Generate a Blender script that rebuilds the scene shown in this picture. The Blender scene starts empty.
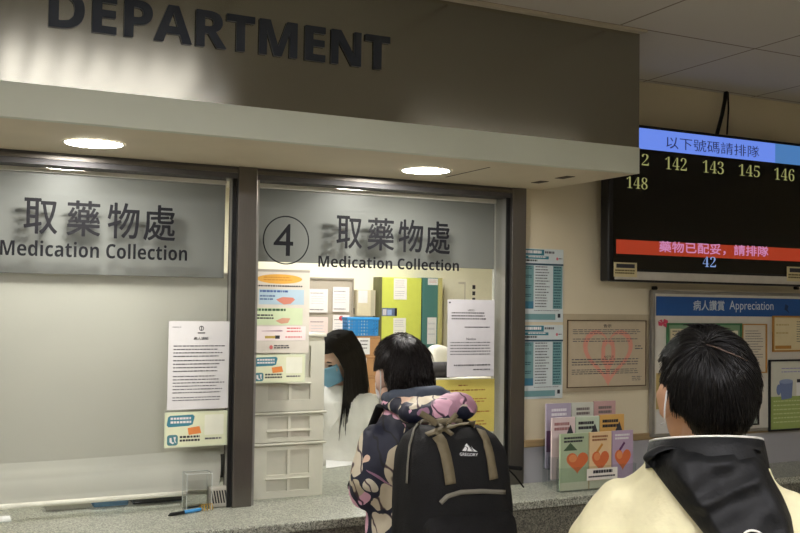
import bpy, math, random
import numpy as np
from mathutils import Vector, Matrix, Euler, noise
from mathutils.bvhtree import BVHTree
random.seed(7)
SC = bpy.context.scene
COL = SC.collection
CZ = 1.65                       # camera height
F = 966.3                       # focal length in pixels of the 800 px wide frame

# ------------------------------------------------------------------ camera
def _rot(yaw, pit, roll):
    cy, sy, cp, sp, cr, sr = math.cos(yaw), math.sin(yaw), math.cos(pit), math.sin(pit), math.cos(roll), math.sin(roll)
    return (np.array([[cy, 0, sy], [0, 1, 0], [-sy, 0, cy]]) @ np.array([[1, 0, 0], [0, cp, -sp], [0, sp, cp]])
            @ np.array([[cr, -sr, 0], [sr, cr, 0], [0, 0, 1]]))
RM = _rot(*[math.radians(a) for a in (26.083, 2.063, -0.848)])
def ray(x, y):
    d = RM @ np.array([x - 400, y - 266.5, F])
    return Vector((d[0], d[2], -d[1]))
def at(x, y, Y):                # point of the plane Y = const seen at a pixel of the photograph
    d = ray(x, y); p = d * (Y / d.y); return Vector((p.x, p.y, p.z + CZ))
def atz(x, y, z):
    d = ray(x, y); p = d * ((z - CZ) / d.z); return Vector((p.x, p.y, z))
cam = bpy.data.cameras.new('camera'); cam.lens = F * 36 / 800; cam.sensor_width = 36; cam.clip_start = 0.05
camo = bpy.data.objects.new('camera', cam); COL.objects.link(camo)
cw = [RM[:, 0], -RM[:, 1], -RM[:, 2]]
m4 = Matrix.Identity(4)
for j, v in enumerate(cw):
    w = (v[0], v[2], -v[1])
    for i in range(3): m4[i][j] = w[i]
m4[2][3] = CZ
camo.matrix_world = m4
SC.camera = camo

# ------------------------------------------------------------------ world, exposure, lamp strengths
wd = bpy.data.worlds.new('world'); SC.world = wd; wd.use_nodes = True
wd.node_tree.nodes['Background'].inputs[0].default_value = (0.9, 0.95, 1.0, 1)
wd.node_tree.nodes['Background'].inputs[1].default_value = 0.05
SC.view_settings.view_transform = 'Standard'
SC.view_settings.look = 'None'
SC.view_settings.gamma = 1
SC.view_settings.use_curve_mapping = False
SC.view_settings.exposure = 0.8
E_HALL, E_HALL_FILL, E_DOWN, E_PHARM = 2.6, 23.0, 92.0, 12.5
SC.cycles.max_bounces = 8

# ------------------------------------------------------------------ materials
def lin(c):
    return tuple(((v / 255) / 12.92 if v <= 10 else (((v / 255) + .055) / 1.055) ** 2.4) for v in c)
MC = {}
def mat(rgb, rough=.55, metal=0., var=.05, vs=30., bump=0., bs=60., name=None, stretch=None, spec=.4):
    key = (tuple(rgb), rough, metal, var, vs, bump, bs, stretch, spec)
    if key in MC: return MC[key]
    m = bpy.data.materials.new(name or 'mat_%d_%d_%d' % tuple(int(v) for v in rgb)); m.use_nodes = True
    nt = m.node_tree; b = nt.nodes['Principled BSDF']; L = nt.links.new
    b.inputs['Roughness'].default_value = rough; b.inputs['Metallic'].default_value = metal
    b.inputs['Specular IOR Level'].default_value = spec
    tc = nt.nodes.new('ShaderNodeTexCoord'); mp = nt.nodes.new('ShaderNodeMapping'); L(tc.outputs['Object'], mp.inputs[0])
    if stretch: mp.inputs['Scale'].default_value = stretch
    n = nt.nodes.new('ShaderNodeTexNoise'); n.inputs['Scale'].default_value = vs; n.inputs['Detail'].default_value = 3
    L(mp.outputs[0], n.inputs['Vector'])
    r = nt.nodes.new('ShaderNodeValToRGB'); c = lin(rgb)
    r.color_ramp.elements[0].color = tuple(v * (1 - var) for v in c) + (1,); r.color_ramp.elements[0].position = .3
    r.color_ramp.elements[1].color = tuple(min(1, v * (1 + var)) for v in c) + (1,); r.color_ramp.elements[1].position = .7
    L(n.outputs['Fac'], r.inputs[0]); L(r.outputs[0], b.inputs['Base Color'])
    if bump:
        n2 = nt.nodes.new('ShaderNodeTexNoise'); n2.inputs['Scale'].default_value = bs; n2.inputs['Detail'].default_value = 4
        L(mp.outputs[0], n2.inputs['Vector'])
        bu = nt.nodes.new('ShaderNodeBump'); bu.inputs['Strength'].default_value = bump; bu.inputs['Distance'].default_value = .01
        L(n2.outputs['Fac'], bu.inputs['Height']); L(bu.outputs[0], b.inputs['Normal'])
    MC[key] = m
    return m
def emis(rgb, s, name='lamp', base=(20, 20, 20)):
    m = bpy.data.materials.new(name); m.use_nodes = True
    b = m.node_tree.nodes['Principled BSDF']
    b.inputs['Base Color'].default_value = lin(base) + (1,)
    b.inputs['Emission Color'].default_value = lin(rgb) + (1,); b.inputs['Emission Strength'].default_value = s
    b.inputs['Roughness'].default_value = .3
    return m
def glass_mat(name, tint=(.97, .98, .97), ior=1.5, rough=0.0, base=0.0):
    m = bpy.data.materials.new(name); m.use_nodes = True; nt = m.node_tree; L = nt.links.new
    for n in list(nt.nodes): nt.nodes.remove(n)
    o = nt.nodes.new('ShaderNodeOutputMaterial'); mx = nt.nodes.new('ShaderNodeMixShader')
    t = nt.nodes.new('ShaderNodeBsdfTransparent'); t.inputs[0].default_value = tint + (1,)
    g = nt.nodes.new('ShaderNodeBsdfGlossy'); g.inputs['Roughness'].default_value = rough
    fr = nt.nodes.new('ShaderNodeFresnel'); fr.inputs[0].default_value = ior
    ge = nt.nodes.new('ShaderNodeNewGeometry'); sb = nt.nodes.new('ShaderNodeMath'); sb.operation = 'SUBTRACT'; sb.inputs[0].default_value = 1
    L(ge.outputs['Backfacing'], sb.inputs[1]); mu = nt.nodes.new('ShaderNodeMath'); mu.operation = 'MULTIPLY'
    L(fr.outputs[0], mu.inputs[0]); L(sb.outputs[0], mu.inputs[1])
    L(mu.outputs[0], mx.inputs[0]); L(t.outputs[0], mx.inputs[1]); L(g.outputs[0], mx.inputs[2]); L(mx.outputs[0], o.inputs[0])
    return m
GLASS = glass_mat('clear_glass', ior=1.48)
ACRYL = glass_mat('clear_acrylic', (.93, .95, .95), 1.5, .03)

def speckle(name, cols, scale, rough=.35):
    m = bpy.data.materials.new(name); m.use_nodes = True; nt = m.node_tree; L = nt.links.new; b = nt.nodes['Principled BSDF']
    tc = nt.nodes.new('ShaderNodeTexCoord')
    v = nt.nodes.new('ShaderNodeTexVoronoi'); v.inputs['Scale'].default_value = scale; L(tc.outputs['Object'], v.inputs['Vector'])
    r = nt.nodes.new('ShaderNodeValToRGB'); r.color_ramp.interpolation = 'CONSTANT'
    s = nt.nodes.new('ShaderNodeSeparateColor'); L(v.outputs['Color'], s.inputs[0]); L(s.outputs[0], r.inputs[0])
    els = r.color_ramp.elements
    while len(els) < len(cols): els.new(.5)
    for i, (p, c) in enumerate(cols): els[i].position = p; els[i].color = lin(c) + (1,)
    n = nt.nodes.new('ShaderNodeTexNoise'); n.inputs['Scale'].default_value = 8; n.inputs['Detail'].default_value = 4
    L(tc.outputs['Object'], n.inputs['Vector'])
    mx = nt.nodes.new('ShaderNodeMix'); mx.data_type = 'RGBA'; mx.blend_type = 'MULTIPLY'; mx.inputs[0].default_value = .35
    L(r.outputs[0], mx.inputs[6]); L(n.outputs['Fac'], mx.inputs[7]); L(mx.outputs[2], b.inputs['Base Color'])
    b.inputs['Roughness'].default_value = rough
    return m
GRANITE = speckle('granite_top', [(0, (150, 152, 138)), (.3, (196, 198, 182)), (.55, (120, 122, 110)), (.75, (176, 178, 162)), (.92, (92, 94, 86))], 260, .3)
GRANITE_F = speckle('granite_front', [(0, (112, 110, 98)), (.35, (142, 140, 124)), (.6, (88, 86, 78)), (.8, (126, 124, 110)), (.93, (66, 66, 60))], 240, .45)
CEILM = None
def ceiling_mat():
    m = bpy.data.materials.new('ceiling_tiles'); m.use_nodes = True; nt = m.node_tree; L = nt.links.new; b = nt.nodes['Principled BSDF']
    tc = nt.nodes.new('ShaderNodeTexCoord'); mp = nt.nodes.new('ShaderNodeMapping'); L(tc.outputs['Object'], mp.inputs[0])
    br = nt.nodes.new('ShaderNodeTexBrick'); br.offset = 0; br.squash = 1
    br.inputs['Scale'].default_value = 1; br.inputs['Brick Width'].default_value = .62; br.inputs['Row Height'].default_value = .586
    br.inputs['Mortar Size'].default_value = .0045; br.inputs['Mortar Smooth'].default_value = .1
    br.inputs['Color1'].default_value = lin((200, 196, 184)) + (1,); br.inputs['Color2'].default_value = lin((196, 191, 180)) + (1,)
    br.inputs['Mortar'].default_value = lin((132, 122, 106)) + (1,)
    L(mp.outputs[0], br.inputs['Vector'])
    L(br.outputs['Color'], b.inputs['Base Color']); b.inputs['Roughness'].default_value = .8
    bu = nt.nodes.new('ShaderNodeBump'); bu.inputs['Strength'].default_value = .4; bu.inputs['Distance'].default_value = .004; bu.invert = True
    L(br.outputs['Fac'], bu.inputs['Height']); L(bu.outputs[0], b.inputs['Normal'])
    return m
def floral():
    m = bpy.data.materials.new('floral_cloth'); m.use_nodes = True; nt = m.node_tree; L = nt.links.new; b = nt.nodes['Principled BSDF']
    tc = nt.nodes.new('ShaderNodeTexCoord'); mp = nt.nodes.new('ShaderNodeMapping'); L(tc.outputs['Object'], mp.inputs[0])
    mp.inputs['Rotation'].default_value = (.5, .3, .7); mp.inputs['Scale'].default_value = (1, 1, .8)
    n = nt.nodes.new('ShaderNodeTexNoise'); n.inputs['Scale'].default_value = 9; n.inputs['Detail'].default_value = 1; L(mp.outputs[0], n.inputs['Vector'])
    sc = nt.nodes.new('ShaderNodeVectorMath'); sc.operation = 'SCALE'; sc.inputs['Scale'].default_value = .16; L(n.outputs['Color'], sc.inputs[0])
    ad = nt.nodes.new('ShaderNodeVectorMath'); ad.operation = 'ADD'; L(mp.outputs[0], ad.inputs[0]); L(sc.outputs[0], ad.inputs[1])
    v = nt.nodes.new('ShaderNodeTexVoronoi'); v.inputs['Scale'].default_value = 12.5; L(ad.outputs[0], v.inputs['Vector'])
    s = nt.nodes.new('ShaderNodeSeparateColor'); L(v.outputs['Color'], s.inputs[0])
    r = nt.nodes.new('ShaderNodeValToRGB'); r.color_ramp.interpolation = 'CONSTANT'; els = r.color_ramp.elements
    cs = [(0, (206, 196, 174)), (.28, (24, 28, 48)), (.35, (226, 176, 196)), (.52, (196, 184, 158)), (.73, (24, 28, 48)), (.79, (176, 132, 150)), (.92, (222, 190, 168))]
    while len(els) < len(cs): els.new(.5)
    for i, (p, c) in enumerate(cs): els[i].position = p; els[i].color = lin(c) + (1,)
    L(s.outputs[0], r.inputs[0])
    th = nt.nodes.new('ShaderNodeMath'); th.operation = 'LESS_THAN'; th.inputs[1].default_value = .63; L(v.outputs['Distance'], th.inputs[0])
    # darker veins running through each petal
    wv = nt.nodes.new('ShaderNodeTexWave'); wv.inputs['Scale'].default_value = 6; wv.inputs['Distortion'].default_value = 7; wv.inputs['Detail Scale'].default_value = 2
    L(mp.outputs[0], wv.inputs['Vector'])
    vr = nt.nodes.new('ShaderNodeValToRGB'); vr.color_ramp.elements[0].position = .01; vr.color_ramp.elements[0].color = lin((90, 70, 90)) + (1,)
    vr.color_ramp.elements[1].position = .07; vr.color_ramp.elements[1].color = (1, 1, 1, 1); L(wv.outputs['Fac'], vr.inputs[0])
    mu = nt.nodes.new('ShaderNodeMix'); mu.data_type = 'RGBA'; mu.blend_type = 'MULTIPLY'; mu.inputs[0].default_value = 1
    L(r.outputs[0], mu.inputs[6]); L(vr.outputs[0], mu.inputs[7])
    # a second, smaller layer of petals between the large ones
    of = nt.nodes.new('ShaderNodeVectorMath'); of.operation = 'ADD'; of.inputs[1].default_value = (3.3, 1.7, 5.1); L(ad.outputs[0], of.inputs[0])
    v2 = nt.nodes.new('ShaderNodeTexVoronoi'); v2.inputs['Scale'].default_value = 19; L(of.outputs[0], v2.inputs['Vector'])
    s2 = nt.nodes.new('ShaderNodeSeparateColor'); L(v2.outputs['Color'], s2.inputs[0])
    r2 = nt.nodes.new('ShaderNodeValToRGB'); r2.color_ramp.interpolation = 'CONSTANT'; e2 = r2.color_ramp.elements
    c2 = [(0, (24, 28, 48)), (.4, (214, 166, 188)), (.6, (204, 194, 172)), (.75, (150, 110, 134)), (.88, (24, 28, 48))]
    while len(e2) < len(c2): e2.new(.5)
    for i, (p, c) in enumerate(c2): e2[i].position = p; e2[i].color = lin(c) + (1,)
    L(s2.outputs[1], r2.inputs[0])
    t2 = nt.nodes.new('ShaderNodeMath'); t2.operation = 'LESS_THAN'; t2.inputs[1].default_value = .55; L(v2.outputs['Distance'], t2.inputs[0])
    m2 = nt.nodes.new('ShaderNodeMix'); m2.data_type = 'RGBA'; m2.inputs[6].default_value = lin((22, 26, 46)) + (1,)
    L(t2.outputs[0], m2.inputs[0]); L(r2.outputs[0], m2.inputs[7])
    mx = nt.nodes.new('ShaderNodeMix'); mx.data_type = 'RGBA'; L(m2.outputs[2], mx.inputs[6])
    L(th.outputs[0], mx.inputs[0]); L(mu.outputs[2], mx.inputs[7]); L(mx.outputs[2], b.inputs['Base Color'])
    b.inputs['Roughness'].default_value = .6
    n2 = nt.nodes.new('ShaderNodeTexNoise'); n2.inputs['Scale'].default_value = 22; L(tc.outputs['Object'], n2.inputs['Vector'])
    bu = nt.nodes.new('ShaderNodeBump'); bu.inputs['Strength'].default_value = .5; bu.inputs['Distance'].default_value = .01
    L(n2.outputs['Fac'], bu.inputs['Height']); L(bu.outputs[0], b.inputs['Normal'])
    return m
def blind_mat():
    m = bpy.data.materials.new('blind_fabric'); m.use_nodes = True; nt = m.node_tree; L = nt.links.new
    for n in list(nt.nodes): nt.nodes.remove(n)
    o = nt.nodes.new('ShaderNodeOutputMaterial'); mx = nt.nodes.new('ShaderNodeMixShader'); mx.inputs[0].default_value = .3
    d = nt.nodes.new('ShaderNodeBsdfDiffuse'); t = nt.nodes.new('ShaderNodeBsdfTranslucent')
    tc = nt.nodes.new('ShaderNodeTexCoord'); n = nt.nodes.new('ShaderNodeTexNoise'); n.inputs['Scale'].default_value = 3
    L(tc.outputs['Object'], n.inputs['Vector'])
    r = nt.nodes.new('ShaderNodeValToRGB'); r.color_ramp.elements[0].color = lin((198, 197, 188)) + (1,); r.color_ramp.elements[1].color = lin((210, 208, 199)) + (1,)
    L(n.outputs['Fac'], r.inputs[0]); L(r.outputs[0], d.inputs[0]); L(r.outputs[0], t.inputs[0])
    L(d.outputs[0], mx.inputs[1]); L(t.outputs[0], mx.inputs[2]); L(mx.outputs[0], o.inputs[0])
    return m

STEEL = mat((152, 150, 139), .14, 1.0, .03, 9, 0, 40, 'brushed_steel', (4, 4, 200))
_n = STEEL.node_tree.nodes; _t = _n.new('ShaderNodeCombineXYZ'); _t.inputs[2].default_value = 1.0
_n['Principled BSDF'].inputs['Anisotropic'].default_value = .85; STEEL.node_tree.links.new(_t.outputs[0], _n['Principled BSDF'].inputs['Tangent'])
POST = mat((112, 108, 102), .3, .85, .06, 12, 0, 60, 'bronze_steel', (80, 80, 2))
JAMB = mat((158, 157, 152), .3, .55, .05, 12, 0, 60, 'jamb_steel', (80, 80, 2))
DARKF = mat((84, 83, 84), .4, .5, .1, 20, 0, 60, 'dark_frame')
SILVER = mat((206, 205, 198), .35, .4, .04, 40, name='silver_bar')
BEIGE = mat((208, 213, 196), .45, 0, .03, 4, name='beige_band')
SOFF = mat((214, 202, 174), .5, 0, .04, 5, name='soffit_paint')
WALL = mat((208, 198, 170), .6, 0, .03, 3, .05, 120, 'wall_paint')
CREAM = mat((238, 234, 208), .6, 0, .02, 3, name='cream_paint')
DADO = mat((168, 168, 172), .5, 0, .04, 4, name='blue_grey_laminate')
BLACK = mat((14, 14, 15), .35, 0, .1, 30, name='black_plastic')
INK = mat((20, 20, 24), .6, 0, .05, 30, name='dark_vinyl', spec=.15)
WHITE = mat((220, 219, 217), .5, 0, .02, 20, name='white_paper')

# ------------------------------------------------------------------ mesh helpers
class MB:
    def __init__(s): s.v, s.f, s.m, s.mats = [], [], [], []
    def mi(s, m):
        if m not in s.mats: s.mats.append(m)
        return s.mats.index(m)
    def add(s, vf, m=None, M=None):
        v, f = vf; b = len(s.v)
        s.v += [tuple(M @ Vector(p)) if M else tuple(p) for p in v]
        s.f += [tuple(i + b for i in q) for q in f]
        s.m += [s.mi(m) if m else 0] * len(f); return s
    def build(s, name, m=None, parent=None, smooth=False, bevel=0, seg=2, local=False, **kw):
        if not s.mats and m: s.mats.append(m)
        me = bpy.data.meshes.new(name)
        a = np.array(s.v, float)
        if local or parent is not None and local is None: o = Vector((0, 0, 0))
        else: o = Vector(((a[:, 0].min() + a[:, 0].max()) / 2, (a[:, 1].min() + a[:, 1].max()) / 2, a[:, 2].min()))
        me.from_pydata([(p[0] - o.x, p[1] - o.y, p[2] - o.z) for p in s.v], [], s.f)
        for x in s.mats: me.materials.append(x)
        if len(s.mats) > 1: me.polygons.foreach_set('material_index', s.m)
        if smooth: me.polygons.foreach_set('use_smooth', [True] * len(me.polygons))
        me.update()
        ob = bpy.data.objects.new(name, me); COL.objects.link(ob); ob.location = o
        if bevel:
            bm = ob.modifiers.new('bevel', 'BEVEL'); bm.width = bevel; bm.segments = seg; bm.limit_method = 'ANGLE'
        if parent is not None:
            ob.parent = parent
            if not local: ob.matrix_parent_inverse = WM(parent).inverted()
        for k, v in kw.items(): ob[k] = v
        return ob
def WM(o):
    m = Matrix.LocRotScale(o.location, o.rotation_euler, o.scale)
    if o.parent: m = WM(o.parent) @ o.matrix_parent_inverse @ m
    return m
def root(name, loc, label, cat, group=None, h=0):
    e = bpy.data.objects.new(name, None); COL.objects.link(e); e.location = loc; e.rotation_euler = (0, 0, h); e.empty_display_size = .05
    e['label'] = label; e['category'] = cat
    if group: e['group'] = group
    return e
def tag(o, label, cat, group=None, kind=None):
    o['label'] = label; o['category'] = cat
    if group: o['group'] = group
    if kind: o['kind'] = kind
    return o
def struct(o): o['kind'] = 'structure'; return o
def box(a, b):
    (x0, y0, z0), (x1, y1, z1) = [tuple(min(p, q) for p, q in zip(a, b)), tuple(max(p, q) for p, q in zip(a, b))]
    return ([(x0, y0, z0), (x1, y0, z0), (x1, y1, z0), (x0, y1, z0), (x0, y0, z1), (x1, y0, z1), (x1, y1, z1), (x0, y1, z1)],
            [(0, 3, 2, 1), (4, 5, 6, 7), (0, 1, 5, 4), (1, 2, 6, 5), (2, 3, 7, 6), (3, 0, 4, 7)])
def ell(c, r, M=None, nu=24, nv=14):
    v = [(0, 0, 1)]; f = []
    for i in range(1, nv):
        t = math.pi * i / nv
        for j in range(nu):
            p = 2 * math.pi * j / nu; v.append((math.sin(t) * math.cos(p), math.sin(t) * math.sin(p), math.cos(t)))
    v.append((0, 0, -1)); n = len(v) - 1
    for j in range(nu): f.append((0, 1 + j, 1 + (j + 1) % nu))
    for i in range(nv - 2):
        for j in range(nu):
            a = 1 + i * nu + j; b = 1 + i * nu + (j + 1) % nu; f.append((a, a + nu, b + nu, b))
    for j in range(nu): f.append((n, 1 + (nv - 2) * nu + (j + 1) % nu, 1 + (nv - 2) * nu + j))
    c = Vector(c); out = []
    for p in v:
        q = Vector((p[0] * r[0], p[1] * r[1], p[2] * r[2]))
        if M: q = M @ q
        out.append(tuple(c + q))
    return out, f
def tube(pts, rad, seg=14, round_ends=True, flat=None, up=None, closed=False):
    """tapered tube along points; flat = (a, b) squashes the section along frame axes"""
    pts = [Vector(p) for p in pts]; n = len(pts)
    if not hasattr(rad, '__len__'): rad = [rad] * n
    rad = list(rad)
    if round_ends and not closed:
        d0 = (pts[0] - pts[1]).normalized(); d1 = (pts[-1] - pts[-2]).normalized()
        P = []; R_ = []
        for k in (1.0, .85, .5): P.append(pts[0] + d0 * rad[0] * k); R_.append(rad[0] * math.sqrt(max(0, 1 - k * k)) + 1e-5)
        P += pts; R_ += rad
        for k in (.5, .85, 1.0): P.append(pts[-1] + d1 * rad[-1] * k); R_.append(rad[-1] * math.sqrt(max(0, 1 - k * k)) + 1e-5)
        pts, rad = P, R_; n = len(pts)
    v = []; f = []; nrm = None
    for i, p in enumerate(pts):
        if closed: t = (pts[(i + 1) % n] - pts[i - 1]).normalized()
        else: t = (pts[min(i + 1, n - 1)] - pts[max(i - 1, 0)]).normalized()
        if nrm is None:
            u = Vector(up) if up else (Vector((0, 0, 1)) if abs(t.z) < .9 else Vector((0, 1, 0)))
            nrm = (u - t * u.dot(t)).normalized()
        else: nrm = (nrm - t * nrm.dot(t)).normalized()
        bi = t.cross(nrm)
        a, b = flat if flat else (1, 1)
        for j in range(seg):
            w = 2 * math.pi * j / seg
            v.append(tuple(p + nrm * (math.cos(w) * rad[i] * a) + bi * (math.sin(w) * rad[i] * b)))
    for i in range(n if closed else n - 1):
        k = (i + 1) % n
        for j in range(seg):
            j2 = (j + 1) % seg; f.append((i * seg + j, i * seg + j2, k * seg + j2, k * seg + j))
    if not closed:
        f.append(tuple(range(seg - 1, -1, -1))); f.append(tuple((n - 1) * seg + j for j in range(seg)))
    return v, f
def loft(rings, seg=28):
    """rings: (cx, cy, z, rx, ry[, power])"""
    v = []; f = []
    for rg in rings:
        cx, cy, z, rx, ry = rg[:5]; e = 2 / (rg[5] if len(rg) > 5 else 2.3)
        for j in range(seg):
            w = 2 * math.pi * j / seg; c, s = math.cos(w), math.sin(w)
            v.append((cx + rx * math.copysign(abs(c) ** e, c), cy + ry * math.copysign(abs(s) ** e, s), z))
    n = len(rings)
    for i in range(n - 1):
        for j in range(seg):
            j2 = (j + 1) % seg; f.append((i * seg + j, i * seg + j2, (i + 1) * seg + j2, (i + 1) * seg + j))
    f.append(tuple(range(seg - 1, -1, -1))); f.append(tuple((n - 1) * seg + j for j in range(seg)))
    return v, f
def disc(c, r, n=36, axis='z', r1=None, h=0.):
    """short cylinder / cone from c along axis"""
    v = []; f = []
    for k in (0, 1):
        for j in range(n):
            w = 2 * math.pi * j / n; R_ = r if k == 0 else (r1 if r1 is not None else r)
            a, b = math.cos(w) * R_, math.sin(w) * R_
            p = {'z': (a, b, k * h), 'y': (a, k * h, b), 'x': (k * h, a, b)}[axis]
            v.append(tuple(Vector(c) + Vector(p)))
    for j in range(n): f.append((j, (j + 1) % n, n + (j + 1) % n, n + j))
    f.append(tuple(range(n - 1, -1, -1))); f.append(tuple(range(n, 2 * n)))
    return v, f
def annulus(c, r0, r1, n=48, y=0.):
    v = []; f = []
    for j in range(n):
        w = 2 * math.pi * j / n
        for r in (r0, r1): v.append((c[0] + math.cos(w) * r, c[1], c[2] + math.sin(w) * r))
    for j in range(n): a = 2 * j; b = 2 * ((j + 1) % n); f.append((a, a + 1, b + 1, b))
    return v, f

# ------------------------------------------------------------------ text
TX = {}
def boldsans(s):
    return ''.join(chr(0x1D5D4 + ord(c) - 65) if 'A' <= c <= 'Z' else chr(0x1D5EE + ord(c) - 97) if 'a' <= c <= 'z' else c for c in s)
def serif(s): return ''.join(chr(0x1D7CE + int(c)) if c.isdigit() else c for c in s)
def text2d(body):
    if body in TX: return TX[body]
    cu = bpy.data.curves.new('lettering', 'FONT'); cu.body = body; cu.resolution_u = 3
    if ord(body[0]) >= 0x1D7CE and ord(body[0]) < 0x1D7F0: cu.offset = -.014
    ob = bpy.data.objects.new('lettering', cu); COL.objects.link(ob)
    dg = bpy.context.evaluated_depsgraph_get(); me = bpy.data.meshes.new_from_object(ob.evaluated_get(dg))
    v = [(p.co.x, p.co.y) for p in me.vertices]; f = [tuple(p.vertices) for p in me.polygons]
    bpy.data.objects.remove(ob); bpy.data.curves.remove(cu); bpy.data.meshes.remove(me)
    TX[body] = (v, f); return TX[body]
def text_fit(body, x0, z0, x1, z1, Y, bold=0., thick=0.):
    """flat lettering facing -Y fitted into a rectangle of the plane Y; bold thickens the strokes by that share of the height"""
    v, f = text2d(body); a = np.array(v); mn, mx = a.min(0), a.max(0)
    out_v, out_f = [], []
    sh = [(0, 0)]
    if bold:
        b = bold * (z1 - z0); sh = [(b * math.cos(k * math.pi / 4), b * math.sin(k * math.pi / 4)) for k in range(8)]
    for k, (dx, dz) in enumerate(sh):
        o = len(out_v)
        out_v += [(x0 + (p[0] - mn[0]) / (mx[0] - mn[0]) * (x1 - x0) + dx, Y - k * .00003, z0 + (p[1] - mn[1]) / (mx[1] - mn[1]) * (z1 - z0) + dz) for p in v]
        out_f += [tuple(i + o for i in q) for q in f]
    if thick:
        edges = {}
        for q in out_f:
            for i in range(len(q)):
                e = (q[i], q[(i + 1) % len(q)])
                if (e[1], e[0]) in edges: edges[(e[1], e[0])] = 0
                else: edges[e] = edges.get(e, 1)
        n = len(out_v); fr = list(out_f)
        out_v += [(p[0], p[1] + thick, p[2]) for p in out_v]
        out_f = fr + [tuple(i + n for i in reversed(q)) for q in fr] + [(a_, a_ + n, b_ + n, b_) for (a_, b_), c in edges.items() if c]
    return out_v, out_f

class Sheet:
    """a printed sheet or panel facing -Y: u to the right, v downwards, both 0..1; prints lie on its face"""
    def __init__(s, x0, x1, zt, zb, Y, base, th=.0015, edge=None):
        s.x0, s.x1, s.zt, s.zb, s.Y = x0, x1, zt, zb, Y; s.mb = MB(); s.k = 0; s.th = th
        s.mb.add(box((x0, Y, zb), (x1, Y + th, zt)), base)
    @classmethod
    def px(cls, xl, xr, yt, yb, Y, base, **k):
        a, b = at(xl, yt, Y), at(xr, yt, Y); c = at((xl + xr) / 2, yb, Y); d = at((xl + xr) / 2, yt, Y)
        return cls(a.x, b.x, d.z, c.z, Y, base, **k)
    def X(s, u): return s.x0 + u * (s.x1 - s.x0)
    def Z(s, v): return s.zt - v * (s.zt - s.zb)
    def y(s): s.k += 1; return s.Y - .0003 - s.k * .00004
    def poly(s, pts, m):
        y = s.y(); P = [(s.X(u), y, s.Z(v)) for u, v in pts]; s.mb.add((P, [tuple(range(len(P)))]), m); return s
    def rect(s, u0, u1, v0, v1, m): return s.poly([(u0, v0), (u0, v1), (u1, v1), (u1, v0)], m)
    def oval(s, u, v, ru, rv, m, n=28): return s.poly([(u + ru * math.cos(2 * math.pi * i / n), v - rv * math.sin(2 * math.pi * i / n)) for i in range(n)], m)
    def rrect(s, u0, u1, v0, v1, r, m):
        a = (s.x1 - s.x0) / (s.zt - s.zb); P = []
        for cu, cv, w in ((u1 - r / a, v0 + r, 0), (u0 + r / a, v0 + r, 90), (u0 + r / a, v1 - r, 180), (u1 - r / a, v1 - r, 270)):
            for i in range(5):
                t = math.radians(w + 22.5 * i); P.append((cu + r / a * math.cos(t), cv - r * math.sin(t)))
        return s.poly(P, m)
    def text(s, body, u0, u1, v0, v1, m, bold=0.):
        s.mb.add(text_fit(body, s.X(u0), s.Z(v1), s.X(u1), s.Z(v0), s.y(), bold), m); s.k += 8 if bold else 0; return s
    def lines(s, u0, u1, v0, v1, n, m, fill=.45, ragged=.2, dash=(.02, .07), rnd=None):
        r = rnd or random.Random(n * 7 + int(v0 * 100)); y = s.y(); pv, pf = [], []
        for i in range(n):
            va = v0 + (v1 - v0) * i / n; vb = va + (v1 - v0) / n * fill; u = u0; e = u1 - r.random() * ragged * (u1 - u0)
            while u < e:
                w = min(r.uniform(*dash), e - u); o = len(pv)
                pv += [(s.X(u), y, s.Z(va)), (s.X(u), y, s.Z(vb)), (s.X(u + w), y, s.Z(vb)), (s.X(u + w), y, s.Z(va))]; pf.append((o, o + 1, o + 2, o + 3)); u += w + r.uniform(.006, .014)
        s.mb.add((pv, pf), m); return s
    def frame(s, w, m, d=.012, wz=None):
        x0, x1, zt, zb, Y = s.x0, s.x1, s.zt, s.zb, s.Y
        b = MB()
        b.add(box((x0 - w, Y - d, zb - w), (x0, Y + s.th, zt + w)), m); b.add(box((x1, Y - d, zb - w), (x1 + w, Y + s.th, zt + w)), m)
        b.add(box((x0, Y - d, zt), (x1, Y + s.th, zt + w)), m); b.add(box((x0, Y - d, zb - w), (x1, Y + s.th, zb)), m)
        return b
    def build(s, name, label=None, cat=None, group=None, parent=None):
        o = s.mb.build(name, parent=parent)
        if label: tag(o, label, cat, group)
        return o
def heart(n=30):
    P = []
    for i in range(n):
        t = 2 * math.pi * i / n
        x = 16 * math.sin(t) ** 3; y = 13 * math.cos(t) - 5 * math.cos(2 * t) - 2 * math.cos(3 * t) - math.cos(4 * t)
        P.append((x / 32, -y / 32))
    return P
def C(r, g, b, **k): return mat((r, g, b), k.pop('rough', .6), 0, .03, 25, **k)
GREY_INK = C(92, 92, 96)
DARK_INK = C(44, 44, 50)

# ================================================================== SETTING
ZC = CZ + .944; ZS = CZ + .451; ZK = .947; W = 3.2     # ceiling, soffit, counter top, wall plane
XL, XR, YB, YF = -3.0, 5.5, -3.0, 8.0
struct(MB().add(box((XL, YB, -.1), (XR, YF, 0))).build('floor', mat((150, 146, 138), .3, 0, .06, 5, name='vinyl_floor')))
cl = MB().add(box((XL, YB, ZC), (XR, YF, ZC + .1))).build('ceiling', ceiling_mat(), local=True); struct(cl)
cl.data.transform(Matrix.Translation((-2.08, -2.585, 0))); cl.location = (2.08, 2.585, 0)
struct(MB().add(box((XL - .1, YB, 0), (XL, YF, ZC))).build('wall_left', WALL))
struct(MB().add(box((XR, YB, 0), (XR + .1, YF, ZC))).build('wall_right', WALL))
struct(MB().add(box((XL, YB - .1, 0), (XR, YB, ZC))).build('wall_back', WALL))
struct(MB().add(box((XL, YF, 0), (XR, YF + .1, ZC))).build('wall_far', CREAM))
XW0, XP0, XP1, XW1, XE = -.09, .944, 1.011, 2.045, 2.109      # window edges and posts along the wall
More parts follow.
